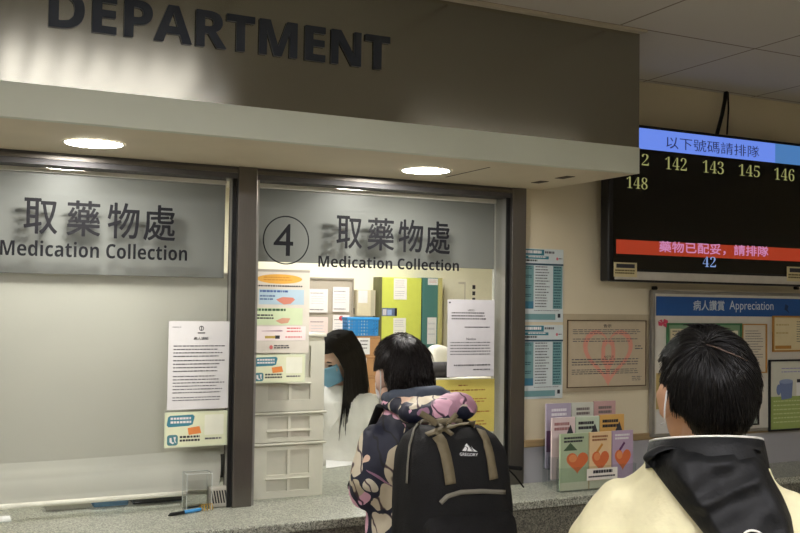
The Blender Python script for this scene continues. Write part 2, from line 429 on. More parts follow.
ZH = at(380, 188.6, W).z                                       # underside of the window head
wf = MB()
wf.add(box((XL, W, 0), (XR, W + .12, ZK - .04))); wf.add(box((XL, W, ZS + .02), (XR, W + .12, ZC)))
wf.add(box((XE, W, ZK - .04), (XR, W + .12, ZS + .02))); wf.add(box((XL, W, ZK - .04), (XW0 - .065, W + .12, ZS + .02)))
struct(wf.build('wall_front', WALL))
# bulkhead over the counter
struct(MB().add(box((XL, 2.615, CZ + .541), (2.19, 2.64, ZC - .002))).build('trim_1', STEEL))
struct(MB().add(box((XL, 2.612, ZS), (2.19, 2.64, CZ + .541))).build('trim_2', BEIGE))
sf = MB().add(box((XL, 2.64, ZS), (2.19, W, ZS + .02))); sf.add(box((2.165, 2.64, ZS + .02), (2.19, W, ZC - .002)))
struct(sf.build('ceiling_soffit', SOFF))
struct(MB().add(box((XL, 2.585, ZC - .008), (2.2, 2.614, ZC))).build('trim_3', mat((190, 182, 160), .5)))
sl = MB()
for (xa, ya, xb, yb, w) in ((531, 182.5, 539, 180.5, .007), (555, 178, 565, 175.6, .007)):
    a, b = atz(xa, ya, ZS), atz(xb, yb, ZS); sl.add(box((a.x, min(a.y, b.y), ZS - .0015), (a.x + .035, max(a.y, b.y) , ZS)))
a, b = atz(446, 177, ZS), atz(489, 167, ZS)
sl.add(box((a.x - .002, min(a.y, b.y) , ZS - .001), (a.x + .002, max(a.y, b.y), ZS)))
struct(sl.build('trim_4', mat((70, 60, 44), .7)))
# counter
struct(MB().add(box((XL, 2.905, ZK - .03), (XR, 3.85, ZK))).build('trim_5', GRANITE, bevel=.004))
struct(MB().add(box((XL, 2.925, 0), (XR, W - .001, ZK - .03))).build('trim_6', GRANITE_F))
# dado with its wooden rail
ZT = CZ - .563
struct(MB().add(box((XE + .001, W - .006, ZK), (XR, W, ZT))).build('trim_7', DADO))
struct(MB().add(box((XE + .001, W - .016, ZT), (XR, W, ZT + .028))).build('trim_8', mat((150, 128, 92), .5, 0, .08, 10, name='wood_rail', stretch=(1, 20, 20)), bevel=.003))

# ------------------------------------------------------------------ windows
GY = 3.235
for k, (x0, x1) in enumerate(((XW0, XP0), (XP1, XW1))):
    win = MB()
    win.add(box((x0, W - .004, ZH), (x1, W + .09, ZS + .0)), DARKF)          # head rail
    win.add(box((x0, W - .010, ZH + .018), (x1, W - .004, ZH + .03)), POST)
    win.add(box((x0, W + .0, ZK), (x0 + .012, W + .1, ZH)), JAMB)
    win.add(box((x1 - .006, W + .012, ZK), (x1, W + (.1 if k else .062), ZH)), JAMB)
    win.add(box((x1 - .014, W + .002, ZK), (x1, W + .012, ZH)), BLACK)        # dark gasket
    if k: win.add(box((x1 - .012, W + .1, ZK), (x1, W + .112, ZH)), SILVER)          # sliding stile
    wo = struct(win.build('window_%d' % (k + 1)))
    MB().add(box((x0 + .012, GY, ZK + .002), (x1 - .014, GY + .006, ZH))).build('glass_pane', GLASS, wo)
for k, (x0, x1) in enumerate(((XW0 - .065, XW0), (XP0, XP1), (XW1, XE))):
    struct(MB().add(box((x0, W - .015, ZK), (x1, W + .1, ZS))).build('trim_%d' % (9 + k), POST, bevel=.002))

# ================================================================== LAMPS
HALL = emis((252, 248, 246), E_HALL, 'hall_tube'); HALL_FILL = emis((250, 247, 252), E_HALL_FILL, 'added_fill'); HALL_FILL_DIM = emis((252, 246, 240), E_HALL_FILL * .45, 'added_fill_dim')  # first is the reflected fixture, the other two glow in added fill fixtures
PHL = emis((254, 250, 246), E_PHARM, 'pharmacy_tube'); DNL = emis((255, 250, 244), E_DOWN, 'downlight_lamp')
def troffer(x0, x1, y0, y1, em, label, nl):
    t = root('ceiling_light', ((x0 + x1) / 2, (y0 + y1) / 2, ZC - .06), label, 'ceiling light')
    fr = MB(); w = .03
    fr.add(box((x0, y0, ZC - .05), (x1, y0 + w, ZC))); fr.add(box((x0, y1 - w, ZC - .05), (x1, y1, ZC)))
    fr.add(box((x0, y0 + w, ZC - .05), (x0 + w, y1 - w, ZC))); fr.add(box((x1 - w, y0 + w, ZC - .05), (x1, y1 - w, ZC)))
    fr.build('frame', mat((214, 212, 204), .4), t)
    MB().add(box((x0 + w, y0 + w, ZC - .036), (x1 - w, y1 - w, ZC - .026))).build('diffuser', em, t)
    lv = MB()
    for i in range(1, nl):
        x = x0 + w + (x1 - x0 - 2 * w) * i / nl; lv.add(box((x - .011, y0 + w, ZC - .05), (x + .011, y1 - w, ZC - .037)))
    if nl > 1: lv.build('louvre', mat((120, 116, 108), .4), t)
    return t
troffer(-.45, .99, .74, 1.55, HALL, 'louvred fluorescent ceiling light over the waiting hall in front of the counter', 13)
troffer(2.7, 3.9, -.55, .1, HALL_FILL_DIM, 'added unseen louvred fill light at the back right of the waiting hall', 11)  # this and the next two are unseen fixtures added as hall fill
troffer(-1.9, -.7, -.55, .1, HALL_FILL, 'added unseen louvred fill light at the back left of the waiting hall', 11)
troffer(.3, 1.5, -.55, .1, HALL_FILL, 'added unseen louvred fill light behind the waiting people in the middle of the hall', 11)
troffer(-1.6, -.4, 4.6, 5.2, PHL, 'added unseen flat fill light inside the pharmacy behind the left window', 1)  # added to brighten the window gap and backlight the blind
troffer(.2, 1.4, 4.3, 4.9, PHL, 'flat fluorescent ceiling light inside the pharmacy just behind the counter windows', 1)
troffer(2.2, 3.4, 5.6, 6.2, PHL, 'flat fluorescent ceiling light inside the pharmacy on the right near the boxes', 1)
troffer(2.6, 3.8, 7.0, 7.5, PHL, 'flat fluorescent ceiling light inside the pharmacy close to the far wall', 1)
for x, lb in ((.43, 'round white downlight in the soffit above the shaded left window'), (1.53, 'round white downlight in the soffit above the window marked four')):
    d = root('downlight', (x, 2.935, ZS - .004), lb, 'downlight', 'round downlights in the soffit')
    rg = MB(); n = 40; v = []; f = []
    for j in range(n):
        w = 2 * math.pi * j / n
        for r, z in ((.079, ZS - .0005), (.085, ZS - .004), (.091, ZS - .0005)): v.append((x + r * math.cos(w), 2.935 + r * math.sin(w), z))
    for j in range(n):
        for q in range(2): a = 3 * j + q; b = 3 * ((j + 1) % n) + q; f.append((a, a + 1, b + 1, b))
    rg.add((v, f)); rg.build('rim', mat((214, 208, 190), .4), d, smooth=True)
    MB().add(disc((x, 2.935, ZS - .002), .08, 40, 'z', h=.0015)).build('diffuser', DNL, d)

# ================================================================== SIGN LETTERS AND WINDOW LETTERING
FY = 2.615
a, b = at(48.6, 26.4, FY), at(389, 37, FY)
ZB = (at(48.6, 26.4, FY).z + at(376, 69, FY).z) / 2; ZTOP = at(376, 36.3, FY).z
lroot = root('department_sign', ((a.x + b.x) / 2, FY, ZB), 'dark raised capital letters reading DEPARTMENT on the brushed steel fascia', 'sign lettering')
word = 'DEPARTMENT'; sx = (b.x - a.x)
def tw(s):
    v = np.array(text2d(boldsans(s))[0]); return v[:, 0].min(), v[:, 0].max()
lo, hi = tw(word)
for i, ch in enumerate(word):
    l1, h1 = tw(word[:i + 1]); cl0, ch0 = tw(ch)
    X1 = a.x + (h1 - lo) / (hi - lo) * sx; X0 = X1 - (ch0 - cl0) / (hi - lo) * sx
    MB().add(text_fit(boldsans(ch), X0, ZB, X1, ZTOP, FY - .008, bold=.012, thick=.008)).build('letter', mat((52, 58, 68), .4, .3, name='letter_paint'), lroot)

LY = GY - .0015
def vinyl(x0, y0, x1, y1, body, bold=0., mb=None):
    p, q = at(x0, y1, LY), at(x1, y0, LY); return text_fit(body, p.x, p.z, q.x, q.z, LY, bold)
def pxfit(body, xl, xr, yt_l, yb_r, bold=0.):
    """lettering between two pixel columns; top at the left end, bottom at the right end"""
    p = at(xl, yt_l, LY); q = at(xr, yb_r, LY); return text_fit(body, p.x, q.z, q.x, p.z, LY, bold)
for (xs, ya, yb, xe, y2a, y2b, xs2, xe2, lb) in (
        ([(24, 57), (67, 100), (108, 139), (144, 175)], 202, 235, 0, 246, 261.3, 0, 187, 'left window over the blind'),
        ([(337, 362), (368, 394), (399, 423), (426, 450)], 220, 251, 0, 258.5, 270, 318.5, 459, 'window marked four')):
    w = root('window_lettering', at((xs2 + xe2) / 2, y2b, LY), 'dark vinyl letters reading Medication Collection on the glass of the ' + lb, 'window lettering', 'vinyl letterings on the counter windows')
    mb = MB()
    for (xa, xb), ch in zip(xs, '取藥物處'):
        c = (xa + xb) / 2; off = .058 * (c - (xs[0][0] + xs[-1][1]) / 2) if lb.startswith('left') else .062 * (c - 393)
        base = 2 if lb.startswith('left') else 0
        p = at(xa, 220, LY); q = at(xb, 225, LY)
        zt = at(c, ya + base + off - (2 if lb.startswith('left') else 1), LY).z; zb = at(c, yb + base + off, LY).z
        mb.add(text_fit(ch, p.x, zb, q.x, zt, LY, .012))
    mb.build('chinese_line', INK, w)
    if lb.startswith('left'): zt, zb = at(94, 242.5, LY).z, at(94, 258, LY).z
    else: zt, zb = at(389, 257.5, LY).z, at(389, 269, LY).z
    E0, E1 = at(xs2, 252, LY).x, at(xe2, 262, LY).x; full = boldsans('Medication Collection')
    def ex(t_): v_ = np.array(text2d(t_)[0]); return v_[:, 0].min(), v_[:, 0].max(), v_[:, 1].min(), v_[:, 1].max()
    A0, A1, B0, B1 = ex(full); M0, M1, M2, M3 = ex(full[:10]); N0_, N1_, N2_, N3_ = ex(full[11:]); kx = (E1 - E0) / (A1 - A0); kz_ = (zt - zb) / (B1 - B0)
    MB().add(text_fit(full[:10], E0, zb + (M2 - B0) * kz_, E0 + (M1 - M0) * kx, zb + (M3 - B0) * kz_, LY)).build('english_word', INK, w)
    MB().add(text_fit(full[11:], E1 - (N1_ - N0_) * kx, zb + (N2_ - B0) * kz_, E1, zb + (N3_ - B0) * kz_, LY)).build('english_word', INK, w)
nr = root('counter_number', at(286, 264, LY), 'dark numeral 4 inside a thin ring on the counter window glass', 'window number')
c = at(286.2, 240.2, LY); R4 = (at(286, 215.8, LY).z - at(286, 264.6, LY).z) / 2
rb = MB(); rb.add(annulus((c.x, LY, c.z), R4 - .0045, R4, 64)); rb.build('ring', INK, nr)
p, q = at(273.3, 255.4, LY), at(293.6, 224.3, LY)
MB().add(text_fit('4', p.x, p.z, q.x, q.z, LY, 0)).build('numeral', INK, nr)

# grey panels behind the lettering, blind in the left window
PYB = 3.295
GP = mat((122, 123, 120), .35, 0, .03, 6, name='grey_panel')
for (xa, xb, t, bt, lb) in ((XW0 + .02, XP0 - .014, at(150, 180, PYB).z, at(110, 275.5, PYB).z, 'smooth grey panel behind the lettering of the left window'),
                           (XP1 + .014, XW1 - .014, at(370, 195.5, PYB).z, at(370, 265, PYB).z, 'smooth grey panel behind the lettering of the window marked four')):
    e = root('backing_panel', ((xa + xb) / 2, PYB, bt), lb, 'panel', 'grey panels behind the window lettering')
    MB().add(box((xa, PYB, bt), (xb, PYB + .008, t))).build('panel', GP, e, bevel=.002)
    MB().add(box((xa, PYB - .012, t + .0005), (xb, PYB + .02, ZH + .02))).build('bright_gap_strip', mat((236, 232, 222), .4, 0, .02, 10, name='painted_gap_light'), e)  # white strip stands in for the bright interior above the panel
BY = 3.325
bl = root('roller_blind', (.4, BY, ZK + .02), 'pale grey roller blind pulled down behind the left counter window', 'blind')
xr_up = at(228.5, 300, BY).x; xr_lo = at(219, 470, BY).x; xl_ = XW0 + .02
prof = []
ztop = ZH + .03; zhem = at(100, 461, BY).z; zbar = at(100, 499, BY).z
up_ = MB().add(box((xl_, BY, zhem), (xr_up, BY + .0015, at(110, 270, BY).z))); up_.build('fabric', blind_mat(), bl)
N = 26; v = []; f = []
for i in range(N + 1):
    t = i / N; z = zhem + .012 - (zhem + .012 - zbar) * t
    for j in range(31):
        s = j / 30; x = xl_ + (xr_lo - xl_) * s
        sag = .012 * math.sin(s * 3.1) * (1 - t)
        y = BY - .004 - .018 * math.sin(min(1, t * 1.02) * math.pi) - .005 * math.exp(-((t - .28) / .08) ** 2) * (1 - s * .6)
        v.append((x, y, z - sag * .6 + (.012 * s if t < .9 else 0)))
for i in range(N):
    for j in range(30): a = i * 31 + j; f.append((a, a + 31, a + 32, a + 1))
MB().add((v, f)).build('hem_pocket', blind_mat(), bl, smooth=True)
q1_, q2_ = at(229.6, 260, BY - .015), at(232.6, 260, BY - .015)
MB().add(box((q1_.x, BY - .016, at(229, 445, BY).z), (q2_.x, BY - .004, at(231, 186, BY).z))).build('bright_slit_bar', mat((236, 232, 222), .4, 0, .02, 10, name='painted_gap_light'), bl)  # white bar stands in for interior light in the slit beside the blind
MB().add(tube([(xl_, BY - .01, zbar), (xr_lo + .005, BY - .01, zbar)], .0085, 14)).build('bottom_bar', mat((236, 232, 218), .35), bl, smooth=True)

# ================================================================== PRINTED NOTICES ON THE GLASS AND WALL
SY = GY - .003
def a4_left():
    s = Sheet.px(169, 231, 321.3, 409, SY, WHITE)
    s.text('內部告示', .06, .2, .06, .075, DARK_INK)
    s.mb.add(annulus((s.X(.52), s.y(), s.Z(.08)), .006, .0085, 24), DARK_INK); s.rect(.513, .527, .055, .105, DARK_INK)
    s.rect(.46, .58, .125, .14, GREY_INK); s.text('病人須知', .4, .63, .18, .212, DARK_INK, .02)
    s.lines(.08, .92, .275, .43, 4, GREY_INK, .3); s.lines(.08, .92, .44, .6, 4, GREY_INK, .3); s.lines(.08, .92, .62, .84, 6, GREY_INK, .28); s.lines(.08, .92, .86, .92, 2, GREY_INK, .3, .6)
    return s.build('paper_notice', 'white A4 notice with a round emblem taped to the left window beside the post', 'notice')
a4_left()
def card(x0, x1, y0, y1, lb):
    s = Sheet.px(x0, x1, y0, y1, SY, C(214, 222, 190), th=.002)
    s.rrect(.02, .98, .04, .96, .1, C(222, 226, 192))
    s.poly([(.05, .14), (.08, .1), (.44, .08), (.47, .14), (.44, .36), (.38, .4), (.06, .42), (.03, .36)], C(62, 128, 144))
    s.lines(.09, .43, .15, .36, 2, WHITE, .6, .1, (.03, .05)); s.poly([(.36, .46), (.55, .42), (.58, .62), (.38, .66)], C(226, 138, 72))
    s.rrect(.04, .21, .64, .94, .07, C(74, 128, 136)); s.poly([(.08, .72), (.11, .72), (.12, .84), (.16, .86), (.13, .9), (.08, .84)], WHITE); s.poly([(.14, .7), (.18, .7), (.17, .8), (.19, .88), (.16, .84)], WHITE)
    s.lines(.24, .56, .68, .88, 2, DARK_INK, .6, .1, (.03, .05)); s.rrect(.63, .94, .1, .68, .03, C(232, 234, 214)); s.lines(.64, .92, .76, .86, 1, GREY_INK, .5, .1)
    return s.build('promotional_card', lb, 'card')
card(165, 227.5, 411.5, 446.5, 'pale green rounded card with teal shapes under the white notice of the left window')
def poster():
    s = Sheet.px(253.5, 310, 269.5, 353, SY, C(214, 208, 194))
    s.rect(.0, 1, 0, .03, C(168, 162, 148)); s.oval(.46, .115, .4, .058, C(226, 172, 74)); s.lines(.18, .75, .09, .15, 2, C(206, 140, 48), .4)
    s.lines(.06, .9, .19, .215, 1, DARK_INK, .7, .05, (.02, .04))
    s.rect(.1, .9, .24, .42, C(178, 202, 214)); s.lines(.12, .62, .25, .285, 1, C(70, 96, 150), .7, .05); s.lines(.12, .4, .31, .385, 2, C(90, 112, 150), .5)
    s.poly([(.4, .36), (.52, .33), (.7, .335), (.74, .36), (.66, .41), (.54, .42), (.46, .39)], C(206, 132, 112))
    s.rect(.06, .88, .46, .665, C(206, 220, 180)); s.lines(.06, .6, .47, .51, 1, C(60, 96, 66), .7, .05); s.lines(.06, .42, .54, .61, 2, DARK_INK, .5)
    s.poly([(.4, .615), (.52, .58), (.66, .585), (.62, .64), (.5, .65)], C(208, 158, 130))
    s.rect(.02, .94, .68, .85, C(238, 226, 222)); s.poly([(.16, .735), (.5, .725), (.54, .735), (.5, .745), (.16, .74)], C(170, 140, 150)); s.rect(.22, .42, .795, .825, C(190, 164, 84)); s.rect(.4, .48, .79, .83, DARK_INK)
    s.lines(.6, .88, .695, .77, 2, C(206, 110, 106), .45); s.lines(.58, .88, .8, .83, 1, C(206, 110, 106), .6)
    s.lines(.38, .7, .905, .955, 2, DARK_INK, .55, .2); s.oval(.33, .93, .03, .025, C(206, 110, 106))
    s.build('health_poster', 'tall cream health poster with an orange oval on the glass of the window marked four', 'poster')
poster()
card(252.5, 305.5, 354.5, 382.5, 'pale green rounded card with teal and orange shapes below the tall poster over the drawers')
s = Sheet.px(448, 494.6, 299.7, 376.7, SY, C(200, 198, 201))
s.oval(.04, .04, .02, .012, DARK_INK); s.text('通知', .42, .56, .125, .15, DARK_INK); s.lines(.08, .92, .165, .28, 3, DARK_INK, .4, .25, (.02, .05)); s.lines(.36, .92, .35, .37, 1, DARK_INK, .7, .05)
s.text('Notice', .4, .6, .495, .525, DARK_INK, .02); s.lines(.06, .93, .55, .74, 5, GREY_INK, .3, .06); s.lines(.14, .93, .84, .9, 1, GREY_INK, .3); s.lines(.55, .93, .9, .93, 1, GREY_INK, .5)
s.build('paper_notice', 'white A4 notice taped to the window marked four above a yellow notice', 'notice')
s = Sheet.px(428, 494.5, 379.5, 433, GY + .012, C(224, 204, 108))
s.lines(.45, .6, .1, .14, 1, C(150, 90, 40), .6); s.lines(.3, .95, .19, .24, 1, C(150, 96, 40), .5); s.lines(.2, .95, .36, .46, 2, C(176, 110, 50), .35); s.lines(.2, .95, .6, .66, 1, C(176, 110, 50), .4); s.lines(.2, .9, .78, .9, 2, C(176, 110, 50), .35)
s.build('paper_notice', 'yellow notice behind the glass below the right A4 sheet of the window marked four', 'notice')
def table_poster(x0, x1, y0, y1, lb):
    s = Sheet.px(x0, x1, y0, y1, W - .002, C(196, 206, 206)); T = C(44, 112, 128); T2 = C(108, 148, 150)
    s.rect(0, .5, .01, .09, T); s.lines(.03, .46, .025, .075, 1, WHITE, .8, .1); s.rect(0, .62, .1, .14, C(60, 124, 138)); s.lines(.1, .6, .105, .13, 1, WHITE, .6); s.lines(.02, .4, .15, .19, 1, DARK_INK, .6); s.lines(.52, .8, .03, .08, 1, GREY_INK, .6); s.oval(.84, .13, .03, .02, C(214, 120, 130)); s.lines(.88, .98, .12, .14, 1, GREY_INK, .6)
    s.rect(0, 1, .2, .225, C(34, 66, 84)); s.rect(0, .24, .23, .82, T2)
    for i, vv in enumerate((.24, .36, .5, .62, .72)): s.lines(.03, .2, vv, vv + .05, 2, C(40, 84, 96), .5)
    s.rect(0, .24, .72, .82, C(60, 116, 140)); s.lines(.28, .66, .24, .82, 15, GREY_INK, .35, .3); s.rect(.73, .97, .23, .82, T2); s.lines(.75, .95, .24, .82, 15, C(44, 88, 96), .5, .1)
    s.rect(0, .8, .89, .97, T2); s.rect(.86, .93, .885, .94, DARK_INK); s.lines(.26, .9, .84, .86, 1, GREY_INK, .4)
    s.build('table_poster', lb, 'poster')
table_poster(524.4, 563.5, 249, 322, 'teal and white table poster on the wall beside the window post, upper of the two')
table_poster(524.2, 563, 325, 398.5, 'teal and white table poster on the wall beside the window post, lower of the two')
s = Sheet.px(568, 645.5, 321, 386, W - .006, C(186, 172, 146)); PK = C(212, 148, 130)
s.text('告示', .45, .55, .05, .1, DARK_INK, .02)
hp = heart(40)
def hring(k0, k1, cu, cv, su, sv, m):
    n = len(hp)
    for i in range(n):
        a, b = hp[i], hp[(i + 1) % n]
        s.poly([(cu + a[0] * k0 * su, cv + a[1] * k0 * sv), (cu + a[0] * k1 * su, cv + a[1] * k1 * sv), (cu + b[0] * k1 * su, cv + b[1] * k1 * sv), (cu + b[0] * k0 * su, cv + b[1] * k0 * sv)], m); s.k -= 1
    s.k += 1
hring(.86, 1.04, .51, .5, .62, .93, PK)
s.poly([(.44, .3), (.5, .28), (.5, .34), (.47, .4), (.47, .55), (.51, .62), (.55, .55), (.55, .4), (.52, .34), (.52, .28), (.58, .3), (.6, .44), (.6, .6), (.53, .74), (.53, .95), (.48, .95), (.48, .74), (.42, .6), (.42, .44)], PK)
s.lines(.06, .96, .13, .22, 3, GREY_INK, .35, .1); s.lines(.06, .96, .27, .34, 2, GREY_INK, .35, .2); s.lines(.86, .97, .38, .46, 2, GREY_INK, .4); s.text('NOTICE', .46, .58, .535, .565, DARK_INK); s.lines(.05, .95, .58, .7, 3, GREY_INK, .35, .05); s.lines(.05, .95, .74, .83, 3, GREY_INK, .35, .1); s.lines(.82, .96, .86, .94, 3, GREY_INK, .35)
pf = root('framed_notice', ((s.x0 + s.x1) / 2, W - .006, s.zb), 'beige framed notice with a pink heart drawn behind its text on the wall', 'notice')
s.frame(.0035, mat((84, 66, 44), .5), .003).build('frame', parent=pf); s.build('printed_sheet', parent=pf)
back = Sheet(s.x0 - .02, s.x1 + .02, s.zt + .028, s.zb - .022, W - .0035, C(176, 164, 138, rough=.3), th=.0025); back.build('plastic_sleeve', parent=pf)

# ================================================================== TELEVISION
TY = 3.1
tv0, tv1 = at(608.6, 240, TY).x, at(608.6, 240, TY).x + 1.16; tzt, tzb = CZ + .737, CZ + .093
tv = root('television', ((tv0 + tv1) / 2, TY + .05, tzb), 'black wall television showing queue numbers under a blue header on the right wall', 'television')
MB().add(box((tv0, TY, tzb), (tv1, TY + .055, tzt))).build('casing', BLACK, tv, bevel=.006)
MB().add(box((tv0 + .2, TY + .055, tzb + .15), (tv1 - .2, W - .001, tzt - .12))).build('wall_bracket', mat((40, 40, 42), .5), tv)
MB().add(box((tv0 + .03, TY - .004, tzb + .008), (tv1 - .03, TY, at(650, 272, TY).z))).build('lower_bezel', mat((196, 192, 182), .35, .2, name='silver_plastic'), tv, bevel=.002)
scr = Sheet(tv0 + .022, tv1 - .022, tzt - .01, at(650, 269.5, TY).z, TY - .001, mat((9, 10, 11), .12, spec=.5, name='screen_glass'), th=.0008)
BLU = emis((112, 146, 246), .5, 'screen_blue'); BLU2 = emis((84, 140, 206), .42, 'screen_blue_right'); RED = emis((206, 70, 40), .3, 'screen_red')
DKB = emis((52, 62, 130), .2, 'screen_ink'); YEL = emis((190, 190, 120), .3, 'screen_yellow'); PNK = emis((226, 150, 200), .42, 'screen_pink'); LBL = emis((150, 180, 240), .4, 'screen_pale_blue')
def zz(y, x): return at(x, y, TY).z
def uu(x, y=200): return (at(x, y, TY).x - scr.x0) / (scr.x1 - scr.x0)
def vv(y, x): return (scr.zt - zz(y, x)) / (scr.zt - scr.zb)
hb = vv(148.7, 640); scr.rect(0, uu(775, 155), .006, hb, BLU); scr.rect(uu(775, 155), 1, .006, hb, BLU2)
r0, r1 = vv(239.3, 617), vv(253.6, 617); scr.rect(uu(616, 245), 1, r0, r1, RED)
scr.text('以下號碼請排隊', uu(666, 147), uu(759, 150), vv(136, 667), vv(157.8, 757), DKB)
scr.text('藥物已配妥，請排隊', uu(659, 248), uu(768, 250), vv(241, 660), vv(257, 767), PNK, .02)
scr.text(serif('42'), uu(702.5, 262), uu(715.5, 262), vv(256.7, 709), vv(267, 709), LBL)
for t, xa, xb, ya, yb in (('142', 665, 686.5, 157.5, 170), ('143', 702.5, 723.5, 161, 173.5), ('145', 738.5, 759.5, 165, 176.5), ('146', 774, 794, 168.5, 180.5), ('148', 626.3, 647.3, 177, 188.8), ('2', 641.5, 648.5, 154, 165.5)):
    xm = (xa + xb) / 2; scr.text(serif(t), uu(xa, ya), uu(xb, ya), vv(ya, xm), vv(yb, xm), YEL)
scr.build('screen', parent=tv)
for xa, xb, ya, yb, lb in ((614, 637, 262.5, 277, 'left'), (787, 812, 267, 281.5, 'right')):
    k = Sheet.px(xa, xb, ya, yb, TY - .0055, C(206, 194, 150)); k.rect(.1, .9, .1, .38, DARK_INK); k.lines(.05, .95, .5, .85, 2, C(110, 98, 60), .6, .1, (.06, .14))
    k.build('sticker', parent=tv)
cb = MB().add(tube([at(726, 90, 3.17), at(725, 100, 3.165), at(722, 115, 3.15), at(717, 134, 3.13)], .011, 10, flat=(1, .6)))
cb.add(tube([at(728, 92, 3.175), at(728.5, 110, 3.17), at(727, 134, 3.14)], .004, 8))
tag(cb.build('power_cable', BLACK, smooth=True), 'black cable hanging from the ceiling down behind the television', 'cable')

# ================================================================== APPRECIATION BOARD
AY = 3.17
bx0, bx1 = at(655, 340, AY).x, at(655, 340, AY).x + 1.25; bzt, bzb = at(656, 293.5, AY).z, at(656, 434, AY).z
nb = root('notice_board', ((bx0 + bx1) / 2, AY, bzb), 'white notice board with a blue header reading Appreciation below the television', 'notice board')
s = Sheet(bx0, bx1, bzt, bzb, AY, C(206, 202, 190), th=.02); s.build('board_panel', parent=nb)
s.frame(.014, mat((150, 148, 144), .3, .7, name='aluminium'), .002).build('frame', parent=nb, bevel=.002)
h = Sheet(bx0 + .004, bx1 - .004, at(656, 296.2, AY).z, at(656, 315.6, AY).z, AY - .002, C(34, 84, 148)); sc_ = lambda x, y: (at(x, y, AY).x - h.x0) / (h.x1 - h.x0)
HZ = lambda y, x: (h.zt - at(x, y, AY).z) / (h.zt - h.zb)
h.text('病人讚賞', sc_(693, 305), sc_(724, 305), HZ(300.5, 709), HZ(310.5, 709), C(200, 210, 220), .015); h.text('Appreciation', sc_(729, 305), sc_(773, 307), HZ(301, 751), HZ(312.5, 751), C(206, 214, 224)); h.poly([(sc_(785, 306), .3), (sc_(788, 306), .4), (sc_(787, 306), .6), (sc_(789, 306), .8), (sc_(784, 306), .6)], C(24, 50, 90))
h.build('header', parent=nb)
for x in (656, 798): MB().add(disc((at(x, 291, AY).x, AY - .001, at(x, 288, AY).z), .008, 14, 'y', h=.02)).build('hook', BLACK, nb)
def pinned(name, x0, x1, y0, y1, base, label, cat, fr=None, fw=.006, fn=None, Y=AY - .0045):
    s = Sheet.px(x0, x1, y0, y1, Y, base, th=.002)
    if fn: fn(s)
    if fr:
        e = root(name, ((s.x0 + s.x1) / 2, Y, s.zb), label, cat); s.frame(fw, fr, .006).build('frame', parent=e); s.build('printed_sheet', parent=e)
    else: s.build(name, label, cat)
GRN = C(58, 110, 70); GOLD = C(176, 128, 58); DK = C(26, 26, 30)
def green_fn(s):
    s.rect(.03, .3, .08, .5, C(206, 196, 160)); s.rect(.66, .97, .12, .5, C(214, 206, 180)); s.lines(.06, .28, .12, .4, 4, GREY_INK, .3); s.lines(.68, .95, .16, .4, 4, GREY_INK, .3); s.rect(.1, .9, .55, .95, C(196, 186, 150))
pinned('framed_letter_display', 668, 740, 325, 372, C(120, 150, 118), 'green bordered display of letters on the appreciation board behind the head in front of it', 'display', GRN, .008, green_fn)
pinned('framed_letter', 742.5, 765.5, 325, 372, C(206, 198, 178), 'narrow letter in a thin gold frame on the appreciation board left of the certificate', 'framed letter', GOLD, .005, lambda s: s.lines(.12, .9, .12, .9, 14, GREY_INK, .25, .3))
def cert(s): s.lines(.55, .9, .12, .8, 9, GREY_INK, .3, .3); s.rect(.04, .42, .86, .96, GOLD); s.lines(.06, .4, .2, .7, 2, C(190, 170, 120), .2)
pinned('framed_certificate', 773.5, 815, 317.5, 350, C(216, 202, 160), 'cream certificate in a gold frame at the right of the appreciation board above a drawing', 'framed certificate', GOLD, .007, cert)
def drawing(s):
    s.rect(0, 1, .52, 1, C(150, 168, 96)); s.lines(.06, .9, .58, .95, 6, C(196, 204, 150), .25, .2); s.lines(.2, .9, .1, .2, 2, C(150, 150, 190), .3)
    s.poly([(.16, .3), (.4, .3), (.38, .55), (.2, .57)], C(110, 126, 166)); s.oval(.28, .3, .12, .035, C(140, 156, 190)); s.oval(.15, .42, .04, .08, C(110, 126, 166)); s.rect(.46, .56, .32, .52, C(226, 226, 222)); s.rect(.47, .55, .27, .32, DK); s.oval(.76, .42, .1, .12, C(196, 150, 170))
pinned('framed_drawing', 770, 826, 361, 428, C(206, 206, 190), 'black framed drawing of a blue jug and a bottle on the appreciation board', 'framed drawing', DK, .008, drawing)
pinned('framed_photograph', 735, 757.5, 372, 424, C(150, 160, 150), 'grey picture in a dark frame on the appreciation board between a head and the drawing', 'framed picture', DK, .006, lambda s: s.rect(.1, .9, .5, .9, C(176, 176, 160)))
pinned('yellow_paper', 656.5, 670, 373, 409, C(186, 164, 106), 'plain yellow paper at the left edge of the appreciation board beside an ear', 'paper')
pinned('white_paper', 656.5, 672, 411, 433, C(206, 204, 198), 'white paper at the lower left corner of the appreciation board under a yellow paper', 'paper')
bf = Sheet.px(658, 668.5, 318.5, 328, AY - .006, C(206, 202, 190), th=.0005); bf.mb = MB(); PKD = C(196, 70, 96)
for P in ([(.5, .5), (.05, .3), (.1, .75), (.4, .8)], [(.5, .5), (.6, .05), (.95, .2), (.95, .55)], [(.5, .5), (.95, .6), (.8, .95), (.55, .8)], [(.5, .5), (.35, .1), (.15, .2)]):
    bf.mb.add(([(bf.X(u), bf.Y, bf.Z(v)) for u, v in P] + [(bf.X(u), bf.Y + .002, bf.Z(v)) for u, v in P], [tuple(range(len(P))), tuple(range(2 * len(P) - 1, len(P) - 1, -1))] + [(i, i + len(P), (i + 1) % len(P) + len(P), (i + 1) % len(P)) for i in range(len(P))]), PKD)
bf.build('butterfly_sticker', 'small pink butterfly sticker at the upper left of the appreciation board', 'sticker')

